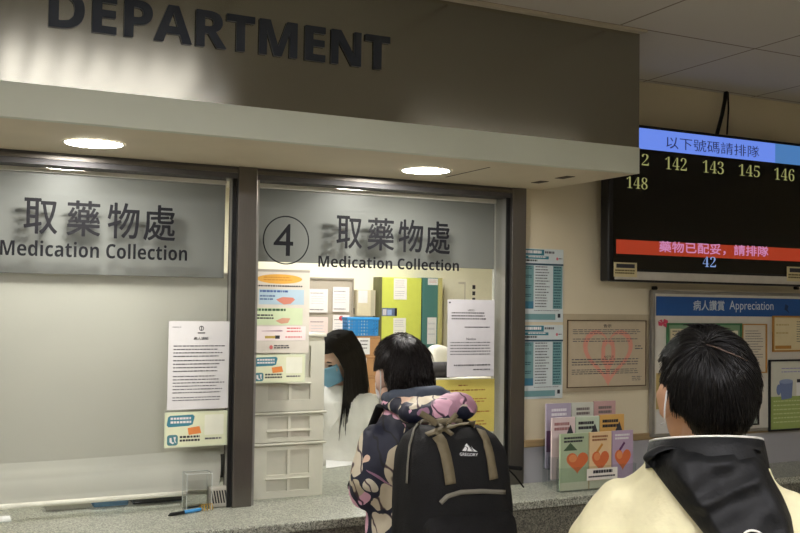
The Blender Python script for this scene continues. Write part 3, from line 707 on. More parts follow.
# ================================================================== BROCHURE HOLDER
rows = [(3.13, [(546.5, 571, 403.5, (176, 166, 186), 'lavender brochure at the left of the rack, back row'), (572, 593.5, 402.5, (206, 208, 196), 'pale grey brochure in the middle of the rack, back row'), (594, 615.5, 401, (196, 160, 158), 'dull pink brochure at the right of the rack, back row')]),
        (3.06, [(552, 575, 417.5, (226, 206, 206), 'white and pink brochure at the left of the rack, middle row'), (576, 599.5, 416.5, (200, 214, 192), 'pale green striped brochure in the centre of the rack, middle row'), (600, 624, 414.5, (222, 176, 100), 'orange brochure at the right of the rack, middle row')]),
        (2.99, [(560.5, 588.5, 433.5, (172, 188, 154), 'green brochure with a red heart at the front left of the rack'), (589.5, 611.5, 432, (228, 198, 152), 'orange brochure with a red heart at the front middle of the rack'), (612.5, 633, 430.5, (182, 160, 184), 'purple brochure with a red heart at the front right of the rack')])]
hx0, hx1 = at(545, 430, 3.13).x - .006, at(633, 450, 2.99).x + .012
bh = root('brochure_rack', ((hx0 + hx1) / 2, 3.06, ZK + .0005), 'clear acrylic three tier brochure rack standing on the counter below the heart notice', 'brochure rack')
for k, (Y, it) in enumerate(rows):
    t = MB(); x0 = min(at(i[0], 440, Y).x for i in it) - .005; x1 = max(at(i[1], 440, Y).x for i in it) + .005
    zb = ZK + .001 + (2 - k) * .03
    t.add(box((x0, Y - .014, zb), (x1, Y - .012, zb + .09))); t.add(box((x0, Y + .014, zb), (x1, Y + .016, zb + .12))); t.add(box((x0, Y - .012, zb), (x1, Y + .014, zb + .003)))
    t.add(box((x0 - .002, Y - .014, ZK + .001), (x0, Y + .016, zb + .09))); t.add(box((x1, Y - .014, ZK + .001), (x1 + .002, Y + .016, zb + .09)))
    t.build('tier', ACRYL, bh)
    for j, (xa, xb, yt, rgb, lb) in enumerate(it):
        a, b = at(xa, yt + 15, Y), at(xb, yt + 15, Y); zt = at((xa + xb) / 2, yt, Y).z; z0 = zb + .004
        s = Sheet(a.x, b.x, zt, z0, Y, C(*rgb), th=.008)
        if k == 2:
            for i in range(2): s.lines(.12, .85, .06 + .06 * i, .11 + .06 * i, 1, (DARK_INK if j == 0 else WHITE if j == 2 else C(150, 96, 60)), .7, .15, (.06, .12))
            s.poly([(.1, .3 + .02 * j), (.35, .16), (.6, .3)] if j == 0 else [(.3, .34), (.55, .2), (.62, .23), (.4, .36)], C(70, 92, 66) if j == 0 else C(206, 140, 60) if j == 1 else C(96, 50, 96))
            cx = .6 if j == 0 else .5
            s.poly([(cx + p[0] * .78, .5 + p[1] * .42) for p in heart(28)], C(214, 112, 64)); s.oval(cx - .16, .44, .14, .07, C(226, 146, 92))
            s.rect(0, 1, .86, 1, C(206, 206, 180))
        elif k == 1:
            s.lines(.1, .9, .08, .24, 2, DARK_INK if j else C(170, 120, 120), .6, .2, (.06, .12)); s.poly([(.6, .3), (.8, .12), (.95, .3)], C(60, 60, 66))
        else: s.lines(.2, .95, .08, .22, 2, C(236, 232, 236) if j == 0 else C(120, 112, 110), .6, .2, (.06, .12))
        if k == 0 and j == 0: s.rect(0, 1, .42, .75, C(96, 66, 96))
        s.build('brochure', lb, 'brochure', 'brochures in the acrylic rack')
lt = Sheet.px(587, 617.5, 468, 479.5, 2.99 - .0155, C(230, 226, 216), th=.001); lt.lines(.2, .9, .15, .45, 1, DARK_INK, .9, .1, (.06, .1)); lt.lines(.05, .95, .62, .8, 1, DARK_INK, .8, .05, (.04, .08))
lt.build('rack_label', parent=bh)['label'] = 'white label strip'

# ================================================================== THINGS ON THE COUNTER
DW = mat((222, 218, 204), .45, 0, .02, 10, name='cream_plastic'); DWI = mat((206, 202, 188), .45, 0, .02, 10, name='cream_plastic_inset')
dx0, dx1 = at(252, 420, 3.285).x, at(324.5, 420, 3.285).x
du = root('drawer_unit', ((dx0 + dx1) / 2, 3.44, ZK + .001), 'white plastic drawer tower standing on the counter inside the window marked four', 'drawer unit')
DYF = 3.285; dy1 = 3.6
zt_ = at(290, 333.5, DYF).z
MB().add(box((dx0, DYF + .012, ZK + .001), (dx1, dy1, zt_ - .012))).build('body', DW, du, bevel=.003)
MB().add(box((dx0 - .004, DYF - .002, zt_ - .012), (dx1 + .004, dy1 + .003, zt_))).build('top', DW, du, bevel=.004)
for (ya, yb) in ((341, 411), (415, 441.5), (446, 499)):
    z1, z0 = at(290, ya, DYF).z, at(290, yb, DYF).z; hgt = z1 - z0
    d = MB(); x0, x1 = dx0 + .004, dx1 - .004
    cols = [x0, x0 + (x1 - x0) * .2, x0 + (x1 - x0) * .49, x0 + (x1 - x0) * .53, x0 + (x1 - x0) * .8, x1]
    zs = [z0, z0 + hgt * .16, z0 + hgt * .38, z0 + hgt * .47, z0 + hgt * .93, z1]
    for i in range(5):
        for j in range(5):
            rec = i in (1, 3) and j in (1, 3)
            d.add(box((cols[i], DYF + (.007 if rec else 0), zs[j]), (cols[i + 1], DYF + .0118, zs[j + 1])), DWI if rec else DW)
    dr = d.build('drawer', parent=du)
    MB().add(box((cols[1] - .004, DYF - .006, zs[2]), (cols[4] + .004, DYF - .0002, zs[2] + .006))).build('handle_ledge', DW, dr, bevel=.002)
for (ya, yb) in ((411.5, 414.5), (442.5, 445)):
    MB().add(tube([(dx0 - .003, DYF - .001, at(290, (ya + yb) / 2, DYF).z), (dx1 + .003, DYF - .001, at(290, (ya + yb) / 2, DYF).z)], .005, 10)).build('rim', DW, du, smooth=True)
# paper in front of the pharmacist
p = [atz(326, 458, ZK), atz(366, 454.5, ZK), atz(369, 463.5, ZK), atz(326, 469, ZK)]
pm = MB(); pm.add(([(q.x, q.y, ZK + .001) for q in p] + [(q.x, q.y, ZK + .003) for q in p], [(3, 2, 1, 0), (4, 5, 6, 7), (0, 1, 5, 4), (1, 2, 6, 5), (2, 3, 7, 6), (3, 0, 4, 7)]))
tag(pm.build('paper_sheets', WHITE), 'white sheets of paper lying on the counter before the person in the white coat', 'paper')
# acrylic holder, pen, ridged box near the post
q = atz(199, 511, ZK); hw = .042
hh = at(199, 474, q.y).z - ZK
ah = MB()
for a_, b_ in (((-hw, -.03, 0), (-hw + .0025, .03, hh)), ((hw - .0025, -.03, 0), (hw, .03, hh)), ((-hw + .0025, -.03, 0), (hw - .0025, -.0275, hh * .82)), ((-hw + .0025, .0275, 0), (hw - .0025, .03, hh)), ((-hw + .0025, -.0275, 0), (hw - .0025, .0275, .003))):
    ah.add(box((q.x + a_[0], q.y + a_[1] + .03, ZK + .001 + a_[2]), (q.x + b_[0], q.y + b_[1] + .03, ZK + .001 + b_[2])))
tag(ah.build('acrylic_holder', glass_mat('holder_acrylic', (.97, .975, .97), 1.3, .03)), 'small empty clear acrylic holder on the counter in front of the blind', 'holder')
edg = MB()
for z_ in (ZK + .002, ZK + hh): edg.add(tube([(q.x - hw, q.y, z_), (q.x + hw, q.y, z_), (q.x + hw, q.y + .06, z_), (q.x - hw, q.y + .06, z_)], .0014, 6, closed=True))
for xx in (-hw, hw):
    for yy in (0, .06): edg.add(tube([(q.x + xx, q.y + yy, ZK + .002), (q.x + xx, q.y + yy, ZK + hh)], .0014, 6))
ao = bpy.data.objects['acrylic_holder']; edg.build('polished_edges', mat((196, 200, 196), .2), ao, True)
pr_ = root('pen', atz(187, 514, ZK), 'blue and black ballpoint pen tied to a gold coil lying before the acrylic holder', 'pen')
a, b, c_ = atz(168, 517, ZK), atz(184, 514.5, ZK), atz(200, 511.5, ZK); up = Vector((0, 0, .007))
MB().add(tube([a + up * .6, a * .85 + b * .15 + up, b + up], [.001, .0055, .006], 12, False)).build('black_grip', BLACK, pr_, smooth=True)
MB().add(tube([b + up, c_ + up], .006, 12)).build('blue_barrel', mat((60, 136, 190), .4), pr_, smooth=True)
co = []
e = atz(214, 510, ZK) - c_
for i in range(110):
    t = i / 109; w = t * 2 * math.pi * 5
    co.append(c_ + e * (t * .95) + Vector((0, 0, .012)) + Vector((0, math.cos(w), math.sin(w))) * .011)
MB().add(tube(co, .0012, 6)).build('coil', mat((196, 160, 70), .35, .5, name='gold_coil'), pr_, smooth=True)
q0, q1 = atz(211, 509, ZK), atz(230, 506, ZK)
rx0, rx1 = q0.x, q1.x; ry = (q0.y + q1.y) / 2; rz = at(221, 488, ry).z
rd = root('ridged_box', ((rx0 + rx1) / 2, ry + .02, ZK + .001), 'small grey box with slanted dark slots on the counter against the window post', 'box')
MB().add(box((rx0, ry, ZK + .001), (rx1, ry + .05, rz))).build('body', mat((176, 172, 160), .4), rd, bevel=.004)
sl_ = MB()
for i in range(6):
    x = rx0 + (rx1 - rx0) * (.12 + .13 * i); z0, z1 = ZK + .015, rz - .008
    sl_.add(([(x, ry - .0006, z0), (x + .005, ry - .0006, z0), (x - .003, ry - .0006, z1), (x - .008, ry - .0006, z1)], [(0, 1, 2, 3)]))
sl_.build('slots', DK, rd)
# things under the blind
a, b = atz(97, 512, ZK), atz(131, 508, ZK)
tag(MB().add(box((a.x, 3.36, ZK + .001), (b.x, 3.58, ZK + .03))).build('plastic_folder', C(96, 140, 176), bevel=.003), 'blue plastic folder showing under the bottom bar of the blind', 'folder')
a, b = atz(46, 512, ZK), atz(92, 509, ZK)
tag(MB().add(box((a.x, 3.36, ZK + .001), (b.x, 3.6, ZK + .018))).build('paper_stack', C(176, 174, 164), bevel=.003), 'low grey paper stack under the blind left of the blue folder', 'paper')
a, b = atz(134, 506, ZK), atz(185, 503, ZK)
tag(MB().add(box((a.x, 3.36, ZK + .001), (b.x, 3.55, ZK + .045))).build('black_tray', BLACK, bevel=.004), 'black tray under the blind right of the blue folder', 'tray')
a = atz(1, 515, ZK)
tag(MB().add(box((a.x - .15, 3.25, ZK + .0005), (atz(9, 515, ZK).x, 3.33, ZK + .003))).build('white_card', C(222, 222, 220)), 'white card on the counter at the far left under the blind', 'card')
# dark monitor shadow-black object seen past the blind's edge
a, b = at(217, 470, 3.75), at(232, 470, 3.75)
mo = root('computer_monitor', ((a.x + b.x) / 2 , 3.75, ZK), 'black computer monitor standing behind the right edge of the blind', 'monitor')
MB().add(box((a.x - .42, 3.74, at(224, 492, 3.75).z), (b.x + .0, 3.77, at(224, 440, 3.75).z))).build('screen_panel', BLACK, mo, bevel=.004)
MB().add(box((a.x - .25, 3.755, ZK), (a.x - .15, 3.775, at(224, 480, 3.75).z))).build('stand', BLACK, mo)

# ================================================================== INSIDE THE PHARMACY
FYW = YF - .03
s = Sheet.px(296, 352, 279.5, 362, FYW - .02, C(176, 166, 150), th=.02)
nbo = root('pin_board', ((s.x0 + s.x1) / 2, FYW, s.zb), 'grey pin board with white papers on the far wall of the pharmacy', 'pin board')
s.build('board_panel', parent=nbo); s.frame(.016, C(150, 142, 128), .012).build('frame', parent=nbo)
for (xa, xb, ya, yb, lb) in ((309, 328, 289, 312.5, 'white sheet at the upper left of the grey pin board in the pharmacy'), (333, 349.5, 287, 312, 'white sheet with a printed footer at the upper right of the grey pin board'), (309, 328, 317, 345, 'pinkish white sheet at the lower left of the grey pin board'), (333, 349.5, 315, 342, 'white sheet with a red dot at the lower right of the grey pin board')):
    k = Sheet.px(xa, xb, ya, yb, FYW - .036, C(232, 226, 222) if 'pink' not in lb else C(230, 210, 204))
    k.lines(.08, .92, .16, .22, 1, GREY_INK, .5); k.lines(.1, .9, .3, .7, 4, C(190, 190, 196), .3); k.lines(.06, .94, .86, .94, 1, GREY_INK, .5)
    if 'red dot' in lb: k.oval(.5, .12, .14, .09, C(190, 60, 70))
    k.build('pinned_sheet', lb, 'paper')
s = Sheet.px(357.5, 375.5, 290, 316, FYW - .08, C(206, 196, 166), th=.1); eb = root('electrical_box', ((s.x0 + s.x1) / 2, FYW, s.zb), 'beige electrical box with a white label on the far pharmacy wall above the blue basket', 'electrical box')
s.rect(.05, .56, .02, .5, WHITE); s.rect(.74, .98, 0, 1, C(176, 170, 146)); s.build('body', parent=eb); 
tag(Sheet.px(353.5, 356.5, 308, 314.5, FYW - .02, DK, th=.03).mb.build('wall_switch'), 'tiny black switch on the far pharmacy wall beside the electrical box', 'switch')
CY = 7.84
g0, g1 = at(381, 330, CY).x, at(421, 330, CY).x; gz = at(400, 277.5, CY).z
lk = root('cupboard', ((g0 + g1) / 2, CY + .06, 0), 'tall yellow green cupboard with papers stuck on its front inside the pharmacy', 'cupboard')
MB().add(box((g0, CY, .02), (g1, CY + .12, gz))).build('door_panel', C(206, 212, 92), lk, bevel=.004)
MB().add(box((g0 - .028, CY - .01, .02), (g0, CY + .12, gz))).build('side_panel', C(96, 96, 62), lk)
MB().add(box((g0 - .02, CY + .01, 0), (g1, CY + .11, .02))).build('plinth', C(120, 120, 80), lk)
for (xa, xb, ya, yb, lb, bc) in ((394, 407, 278.5, 299.5, 'white paper at the top of the yellow green cupboard', (236, 232, 226)), (393.5, 406, 318, 338, 'white paper on the yellow green cupboard just above the black haired person', (230, 228, 216))):
    k = Sheet.px(xa, xb, ya, yb, CY - .003, C(*bc)); k.lines(.1, .9, .1, .5, 4, C(190, 186, 190), .3); k.lines(.1, .9, .6, .9, 3, C(190, 186, 190), .3); k.build('taped_paper', lb, 'paper')
k = Sheet.px(382, 397, 308, 316, CY - .003, C(96, 110, 140)); k.rect(.05, .3, .15, .9, C(200, 196, 200)); k.rect(.35, .65, .2, .9, C(150, 170, 210)); k.rect(.85, 1, 0, 1, DK); k.build('small_picture', 'small blue and grey picture stuck on the yellow green cupboard', 'picture')
t0, t1 = at(422, 330, CY).x, at(437.5, 330, CY).x
tl = root('tall_cabinet', ((t0 + t1) / 2, CY + .06, 0), 'dark teal tall cabinet beside the yellow green cupboard inside the pharmacy', 'cabinet')
MB().add(box((t0, CY, 0), (t1, CY + .12, gz + .005))).build('door_panel', C(70, 118, 112), tl, bevel=.003)
MB().add(box((t1 + .001, CY - .02, 0), (t1 + .035, CY + .12, gz + .005))).build('edge_panel', C(186, 178, 116), tl)
for (xa, xb, ya, yb, lb) in ((428, 438, 278.5, 285, 'white slip with red print at the top of the teal cabinet'), (427.5, 436.5, 317.5, 344, 'white paper on the lower part of the teal cabinet')):
    k = Sheet.px(xa, xb, ya, yb, CY - .003, WHITE); k.lines(.1, .9, .2, .8, 3, C(206, 140, 130) if 'red' in lb else C(196, 196, 200), .3); k.build('taped_paper', lb, 'paper')
dr = Sheet.px(444, 503, 279.5, 420, FYW - .03, C(240, 236, 212), th=.03)
dx = root('pharmacy_door', ((dr.x0 + dr.x1) / 2, FYW, dr.zb), 'cream door with vertical black characters on the far pharmacy wall behind the right notice', 'door')
dr.rect(.34, .36, .02, .4, C(206, 200, 180)); dr.rect(.24, .34, .02, .035, C(206, 200, 180))
for i in range(4): dr.rect(.475, .525, .04 + i * .045, .068 + i * .045, DARK_INK)
dr.build('leaf', parent=dx)
# bench with boxes and basket
BYY = 6.8; bz = at(370, 394, BYY).z
bq = [at(x, 380, BYY).x for x in (330, 400)]
bn = root('storage_bench', ((bq[0] + bq[1]) / 2, 7.0, 0), 'cream storage bench under the cardboard boxes inside the pharmacy', 'bench')
MB().add(box((bq[0], BYY - .08, bz - .03), (bq[1], BYY + .45, bz))).build('bench_top', C(222, 216, 196), bn); MB().add(box((bq[0] + .02, BYY - .03, 0), (bq[1] - .02, BYY + .43, bz - .03))).build('body', C(206, 200, 180), bn)
KB = mat((176, 132, 88), .7, 0, .06, 14, name='cardboard')
zt = None
zlev = [394, 376.3, 356.3, 336.3]
for i, (xa, xb, lab, lb) in enumerate(((356, 379.5, None, 'brown cardboard box at the bottom of the stack under the blue basket'), (352, 378.5, (361.5, 366.5), 'brown cardboard box with a narrow white label, middle of the stack under the blue basket'), (347, 380, (357, 369.5), 'brown cardboard box with a wide white label directly under the blue basket'))):
    z0, z1 = at(370, zlev[i], BYY).z, at(370, zlev[i + 1], BYY).z; x0, x1 = at(xa, 360, BYY).x, at(xb, 360, BYY).x
    cbx = root('cardboard_box', ((x0 + x1) / 2, BYY + .08, z0), lb, 'box', 'cardboard boxes under the basket')
    MB().add(box((x0, BYY, z0 + .001), (x1, BYY + .16, z1 - .001))).build('carton', KB, cbx, bevel=.003)
    MB().add(box((x0 + .0, BYY - .0012, z1 - .018), (x1, BYY - .0002, z1 - .010))).build('tape', C(150, 110, 70), cbx)
    if lab:
        k = Sheet(at(lab[0], 360, BYY).x, at(lab[1], 360, BYY).x, z1 - .012, z0 + (z1 - z0) * (.1 if i == 2 else .15), BYY - .0025, WHITE); 
        k.lines(.2, .9, .15, .8, 3, GREY_INK, .3, .2, (.08, .2)); k.build('label_sheet', parent=cbx)
# blue basket: open lattice walls
bkx0, bkx1 = at(348, 327, BYY).x, at(378.5, 327, BYY).x; kz0, kz1 = at(362, 336, BYY).z + .001, at(362, 317.3, BYY).z
BB = mat((62, 156, 222), .4, 0, .03, 15, name='blue_plastic')
bk = root('plastic_basket', ((bkx0 + bkx1) / 2, BYY + .055, kz0), 'blue plastic basket with square holes on top of the cardboard boxes', 'basket')
def lattice(p0, u, nx, nz, w, hgt, th, taper=.0):
    m = MB(); n = Vector((u.y, -u.x, 0)) * th
    def bar(a, b, c, d):
        P = []
        for off in (Vector((0, 0, 0)), n):
            for (s_, t_) in ((a, c), (b, c), (b, d), (a, d)): P.append(tuple(p0 + u * (w * s_) + Vector((0, 0, hgt * t_)) + off))
        m.add((P, [(0, 3, 2, 1), (4, 5, 6, 7), (0, 1, 5, 4), (1, 2, 6, 5), (2, 3, 7, 6), (3, 0, 4, 7)]))
    hx = .5 / nx
    for i in range(nx + 1): bar(max(0, i / nx - hx * .5), min(1, i / nx + hx * .5), 0, 1)
    hz = .5 / nz
    for j in range(nz + 1): bar(0, 1, max(0, j / nz - hz * .45), min(1, j / nz + hz * .45))
    return m
x0, x1, y0, y1 = bkx0, bkx1, BYY + .01, BYY + .1; H = kz1 - kz0 - .02
lattice(Vector((x0, y0, kz0)), Vector((1, 0, 0)), 10, 5, x1 - x0, H, .004).build('front_wall', BB, bk)
lattice(Vector((x1, y1, kz0)), Vector((-1, 0, 0)), 12, 5, x1 - x0, H, .004).build('rear_wall', BB, bk)
lattice(Vector((x0, y1, kz0)), Vector((0, -1, 0)), 4, 5, y1 - y0, H, .004).build('side_wall', BB, bk); lattice(Vector((x1, y0, kz0)), Vector((0, 1, 0)), 4, 5, y1 - y0, H, .004).build('side_wall', BB, bk)
MB().add(box((x0, y0, kz0), (x1, y1, kz0 + .004))).build('bottom', BB, bk)
rm = MB(); z0 = kz0 + H
for a_, b_ in (((x0 - .008, y0 - .01), (x1 + .008, y0 + .003)), ((x0 - .008, y1 - .003), (x1 + .008, y1 + .01)), ((x0 - .008, y0 + .003), (x0 + .004, y1 - .003)), ((x1 - .004, y0 + .003), (x1 + .008, y1 - .003))): rm.add(box((*a_, z0), (*b_, z0 + .02)))
rm.build('rim', BB, bk, bevel=.002)
# low cabinet behind the right notice with bags and a dark roll
LYC = 6.0; lz = at(440, 379, LYC).z; lx0, lx1 = at(424, 379, LYC).x, at(492, 379, LYC).x
lc = root('low_cabinet', ((lx0 + lx1) / 2, LYC + .25, 0), 'white low cabinet behind the yellow notice inside the pharmacy', 'cabinet')
MB().add(box((lx0, LYC, lz - .025), (lx1, LYC + .5, lz))).build('cabinet_top', C(226, 222, 206), lc); MB().add(box((lx0 + .02, LYC + .02, 0), (lx1 - .02, LYC + .48, lz - .025))).build('body', C(212, 208, 192), lc)
a, b = at(431, 370, LYC + .1), at(449, 370, LYC + .1); rr = (at(440, 362, LYC + .1).z - lz) / 2
ro = root('printer_roll', ((a.x + b.x) / 2, LYC + .1, lz), 'dark grey ribbed roll lying on the low cabinet beside the right notice', 'roll')
MB().add(tube([(a.x - .04, LYC + .1, lz + rr + .001), (b.x, LYC + .1, lz + rr + .001)], rr, 24, False)).build('roll_body', C(62, 60, 62), ro, smooth=False)
for i in range(4): MB().add(disc((b.x - .012 - .016 * i, LYC + .1, lz + rr + .001), rr * 1.0, 24, 'x', h=.006, r1=rr * 1.015)).build('rib', C(44, 44, 46), ro)
def bag(cx, cy, cz, sx, sy, sz, seed, m, lb):
    v, f = ell((0, 0, 0), (1, 1, 1), None, 20, 12); out = []
    for p in v:
        q = Vector(p); q = Vector([math.copysign(abs(c) ** .55, c) for c in q]); n = noise.noise(q * 1.7 + Vector((seed, 0, 0))) * .16
        out.append((cx + q.x * sx * (1 + n), cy + q.y * sy * (1 + n), cz + sz + q.z * sz * (1 + n * .3)))
    zmin = min(p[2] for p in out); out = [(p[0], p[1], p[2] - zmin + cz + .0005) for p in out]
    tag(MB().add((out, f)).build('plastic_bag', m, smooth=True), lb, 'bag', 'pale bags on the low cabinet')
c1, c2 = at(437, 370, LYC + .32), at(446, 370, LYC + .32)
bag(c1.x, LYC + .32, lz, .075, .07, (at(437, 345, LYC + .32).z - lz) / 2, 1, C(226, 222, 206), 'cream plastic bag on the low cabinet behind the dark roll')
bag(c2.x + .06, LYC + .32, lz, .055, .07, (at(446, 352, LYC + .32).z - lz) / 2, 5, C(200, 200, 190), 'grey white plastic bag on the low cabinet, half hidden by the right notice')
#--- PEOPLE ---
# ================================================================== PEOPLE
def fuse(name, prims, voxel, smooth, m, parent, disp=0., dscale=8., seed=0., factor=.5, keep=None):
    """union of overlapping closed shapes as one continuous smooth surface (local coordinates of the person)"""
    b = MB()
    for p in prims: b.add(p)
    me = bpy.data.meshes.new('shape'); me.from_pydata(b.v, [], b.f); me.update()
    ob = bpy.data.objects.new('shape', me); COL.objects.link(ob)
    r = ob.modifiers.new('r', 'REMESH'); r.mode = 'VOXEL'; r.voxel_size = voxel
    sm = ob.modifiers.new('s', 'SMOOTH'); sm.iterations = smooth; sm.factor = factor
    dg = bpy.context.evaluated_depsgraph_get(); n = bpy.data.meshes.new_from_object(ob.evaluated_get(dg)); n.name = name
    bpy.data.objects.remove(ob); bpy.data.meshes.remove(me)
    if disp:
        for v in n.vertices:
            q = v.co * dscale + Vector((seed, seed * .7, 0)); q.z *= .6
            w = noise.noise(q) + .5 * (abs(noise.noise(q * 2.1)) - .25)
            v.co = v.co + v.normal * (w * disp)
    if keep: keep(n)
    n.materials.clear(); n.materials.append(m); n.polygons.foreach_set('use_smooth', [True] * len(n.polygons)); n.update()
    o = bpy.data.objects.new(name, n); COL.objects.link(o); o.parent = parent
    return o
def local_build(mb, name, m, parent, smooth=True, label=None):
    o = mb.build(name, m, parent, smooth, local=True)
    if label: o['label'] = label
    return o
def bvh_of(ob): return BVHTree.FromPolygons([v.co[:] for v in ob.data.vertices], [tuple(p.vertices) for p in ob.data.polygons])
def hand(wrist, d, pn, L=.17, side=1):
    """palm and five fingers; d along the hand, pn palm normal; fingers slightly curled towards pn"""
    d = Vector(d).normalized(); pn = Vector(pn); pn = (pn - d * pn.dot(d)).normalized(); sd = d.cross(pn) * side; w = Vector(wrist)
    M = Matrix((sd, d, pn)).transposed()
    P = [ell(w + d * L * .27, (L * .22, L * .3, L * .085), M, 16, 10)]
    for k, ln in ((-1.5, .38), (-.5, .44), (.5, .42), (1.5, .33)):
        b0 = w + d * L * .42 + sd * (k * L * .115); pts = [b0]; a = .25
        for t in (.5, .3, .25):
            dd = (d * math.cos(a) + pn * math.sin(a)); pts.append(pts[-1] + dd * (L * ln * t)); a += .35
        P.append(tube(pts, [L * .052, L * .05, L * .045, L * .038], 8))
    t0 = w + d * L * .12 - sd * L * .15
    P.append(tube([t0, t0 + (d * .7 - sd * .6 + pn * .3) * L * .2, t0 + (d * .95 - sd * .45 + pn * .5) * L * .38], [L * .065, L * .058, L * .045], 8))
    return P
def head_prims(c, R, k=1.0):
    """head with brow, nose, lips, chin and ears; local axes x right, y forward, z up; half height .115"""
    T = lambda p: Vector(c) + R @ (Vector(p) * k)
    S = lambda r: tuple(x * k for x in r)
    P = [ell(T((0, -.012, .022)), S((.076, .095, .094)), R), ell(T((0, .03, -.045)), S((.056, .058, .072)), R), ell(T((0, .055, -.092)), S((.028, .026, .022)), R),
         ell(T((0, .068, .022)), S((.05, .018, .016)), R), tube([T((0, .08, .012)), T((0, .098, -.02)), T((0, .106, -.035))], [.009 * k, .012 * k, .014 * k], 10),
         ell(T((-.011, .094, -.037)), S((.009, .011, .008)), R), ell(T((.011, .094, -.037)), S((.009, .011, .008)), R),
         ell(T((0, .084, -.062)), S((.022, .009, .006)), R), ell(T((0, .082, -.073)), S((.019, .01, .007)), R)]
    for s_ in (-1, 1):
        P.append(ell(T((s_ * .04, .055, -.025)), S((.022, .02, .022)), R))
        E_ = R @ Euler((.15, s_ * .25, s_ * -.3)).to_matrix()
        P.append(ell(T((s_ * .081, -.012, -.012)), S((.010, .021, .033)), E_)); P.append(ell(T((s_ * .079, -.004, -.036)), S((.009, .011, .012)), E_))
    return P
def eyes(c, R, parent, closed=False, k=1.0):
    for s_ in (-1, 1):
        p = Vector(c) + R @ (Vector((s_ * .032, .073, .002)) * k); b = MB()
        b.add(ell(p, (.013 * k, .008 * k, .0035 if closed else .007), R, 14, 8), mat((30, 22, 20) if closed else (226, 222, 216), .3))
        if not closed: b.add(ell(p + R @ Vector((0, .006, 0)), (.0055, .004, .0055), R, 12, 8), mat((34, 22, 18), .2))
        b.add(tube([p + R @ (Vector(q) * k) for q in ((-.018, .004, .018), (0, .009, .023), (.018, .004, .019))], [.002, .003, .002], 6), mat((26, 20, 18), .6))
        local_build(b, 'eye', None, parent)
def hair_mat(rgb): return mat(rgb, .38, 0, .35, 60, 0, 60, stretch=(1, 1, .3), spec=.3)
def strand(b, pts, r0, r1):
    n = len(pts); b.add(tube(pts, [r0 + (r1 - r0) * (i / (n - 1)) ** 1.5 for i in range(n)], 4, False))
def hair_cap(c, R, rad, whorl, inside, n, length, seed, lift=.03, r=.0016, off=(0, -.012, .018), k=1., tousle=.35, comb=None):
    """short hair: a shell on the skull plus combed locks running away from the whorl"""
    rnd = random.Random(seed); b = MB(); O = Vector(c) + R @ (Vector(off) * k); rd = Vector(rad)
    def pos(d, l=1.0): return O + R @ Vector((d.x * rd.x * l, d.y * rd.y * l, d.z * rd.z * l))
    v, f = ell((0, 0, 0), (1, 1, 1), None, 64, 40); keep = [inside(Vector(p)) for p in v]
    vv = [pos(Vector(p), .985 + .035 * noise.noise(Vector(p) * 5 + Vector((seed, 0, 0)))) for p in v]
    ff = [q for q in f if all(keep[i] for i in q)]
    # close the shell on the inside
    used = sorted({i for q in ff for i in q}); ix = {i: j for j, i in enumerate(used)}; m = len(used)
    V = [vv[i] for i in used] + [pos(Vector(v[i]), .86) for i in used]; Fc = [tuple(ix[i] for i in q) for q in ff]; ed = {}
    for q in Fc:
        for a_, b_ in zip(q, q[1:] + q[:1]): ed[(a_, b_)] = 1
    rim = [(a_, b_) for a_, b_ in ed if (b_, a_) not in ed]
    b.add((V, Fc + [tuple(i + m for i in reversed(q)) for q in Fc] + [(b_, a_, a_ + m, b_ + m) for a_, b_ in rim]))
    wv = Vector(whorl).normalized(); cnt = 0
    while cnt < n:
        z = rnd.uniform(-1, 1); p = rnd.uniform(0, 2 * math.pi); q = math.sqrt(1 - z * z); d = Vector((q * math.cos(p), q * math.sin(p), z))
        if not inside(d): continue
        cnt += 1; d0_ = d.copy(); L_ = length * rnd.uniform(.6, 1.25); pts = []; cl = noise.noise(d * 4.5 + Vector((seed, 3, 1))) ; li = lift * rnd.uniform(.3, 1.2) * (1 + cl)
        jit = Vector((noise.noise(d * 3 + Vector((seed, 0, 5))), noise.noise(d * 3 + Vector((0, seed, 9))), noise.noise(d * 3 + Vector((4, 0, seed))))) * tousle
        for i in range(5):
            t = i / 4; pts.append(pos(d, 1.0 + li * (t ** .7)))
            fl = d - wv; fl = fl - d * fl.dot(d); fl = fl.normalized() if fl.length > 1e-4 else Vector((1, 0, 0))
            g = Vector((0, 0, -1)); g = g - d * g.dot(d)
            fl = (fl + g * .5 + jit + (Vector(comb) if comb else Vector((0, 0, 0)))); fl = fl - d * fl.dot(d); d = (d + fl.normalized() * (L_ / 4 / .1)).normalized()
            if i > 0 and not inside(d) and not inside(d + Vector((0, 0, .05))): break
        if len(pts) > 2: strand(b, pts, r, r * .25)
    return b
SKIN = mat((196, 152, 120), .5, 0, .05, 30, .03, 300, name='skin'); SKIN2 = mat((222, 186, 164), .5, 0, .04, 30, .03, 300, name='skin_fair')
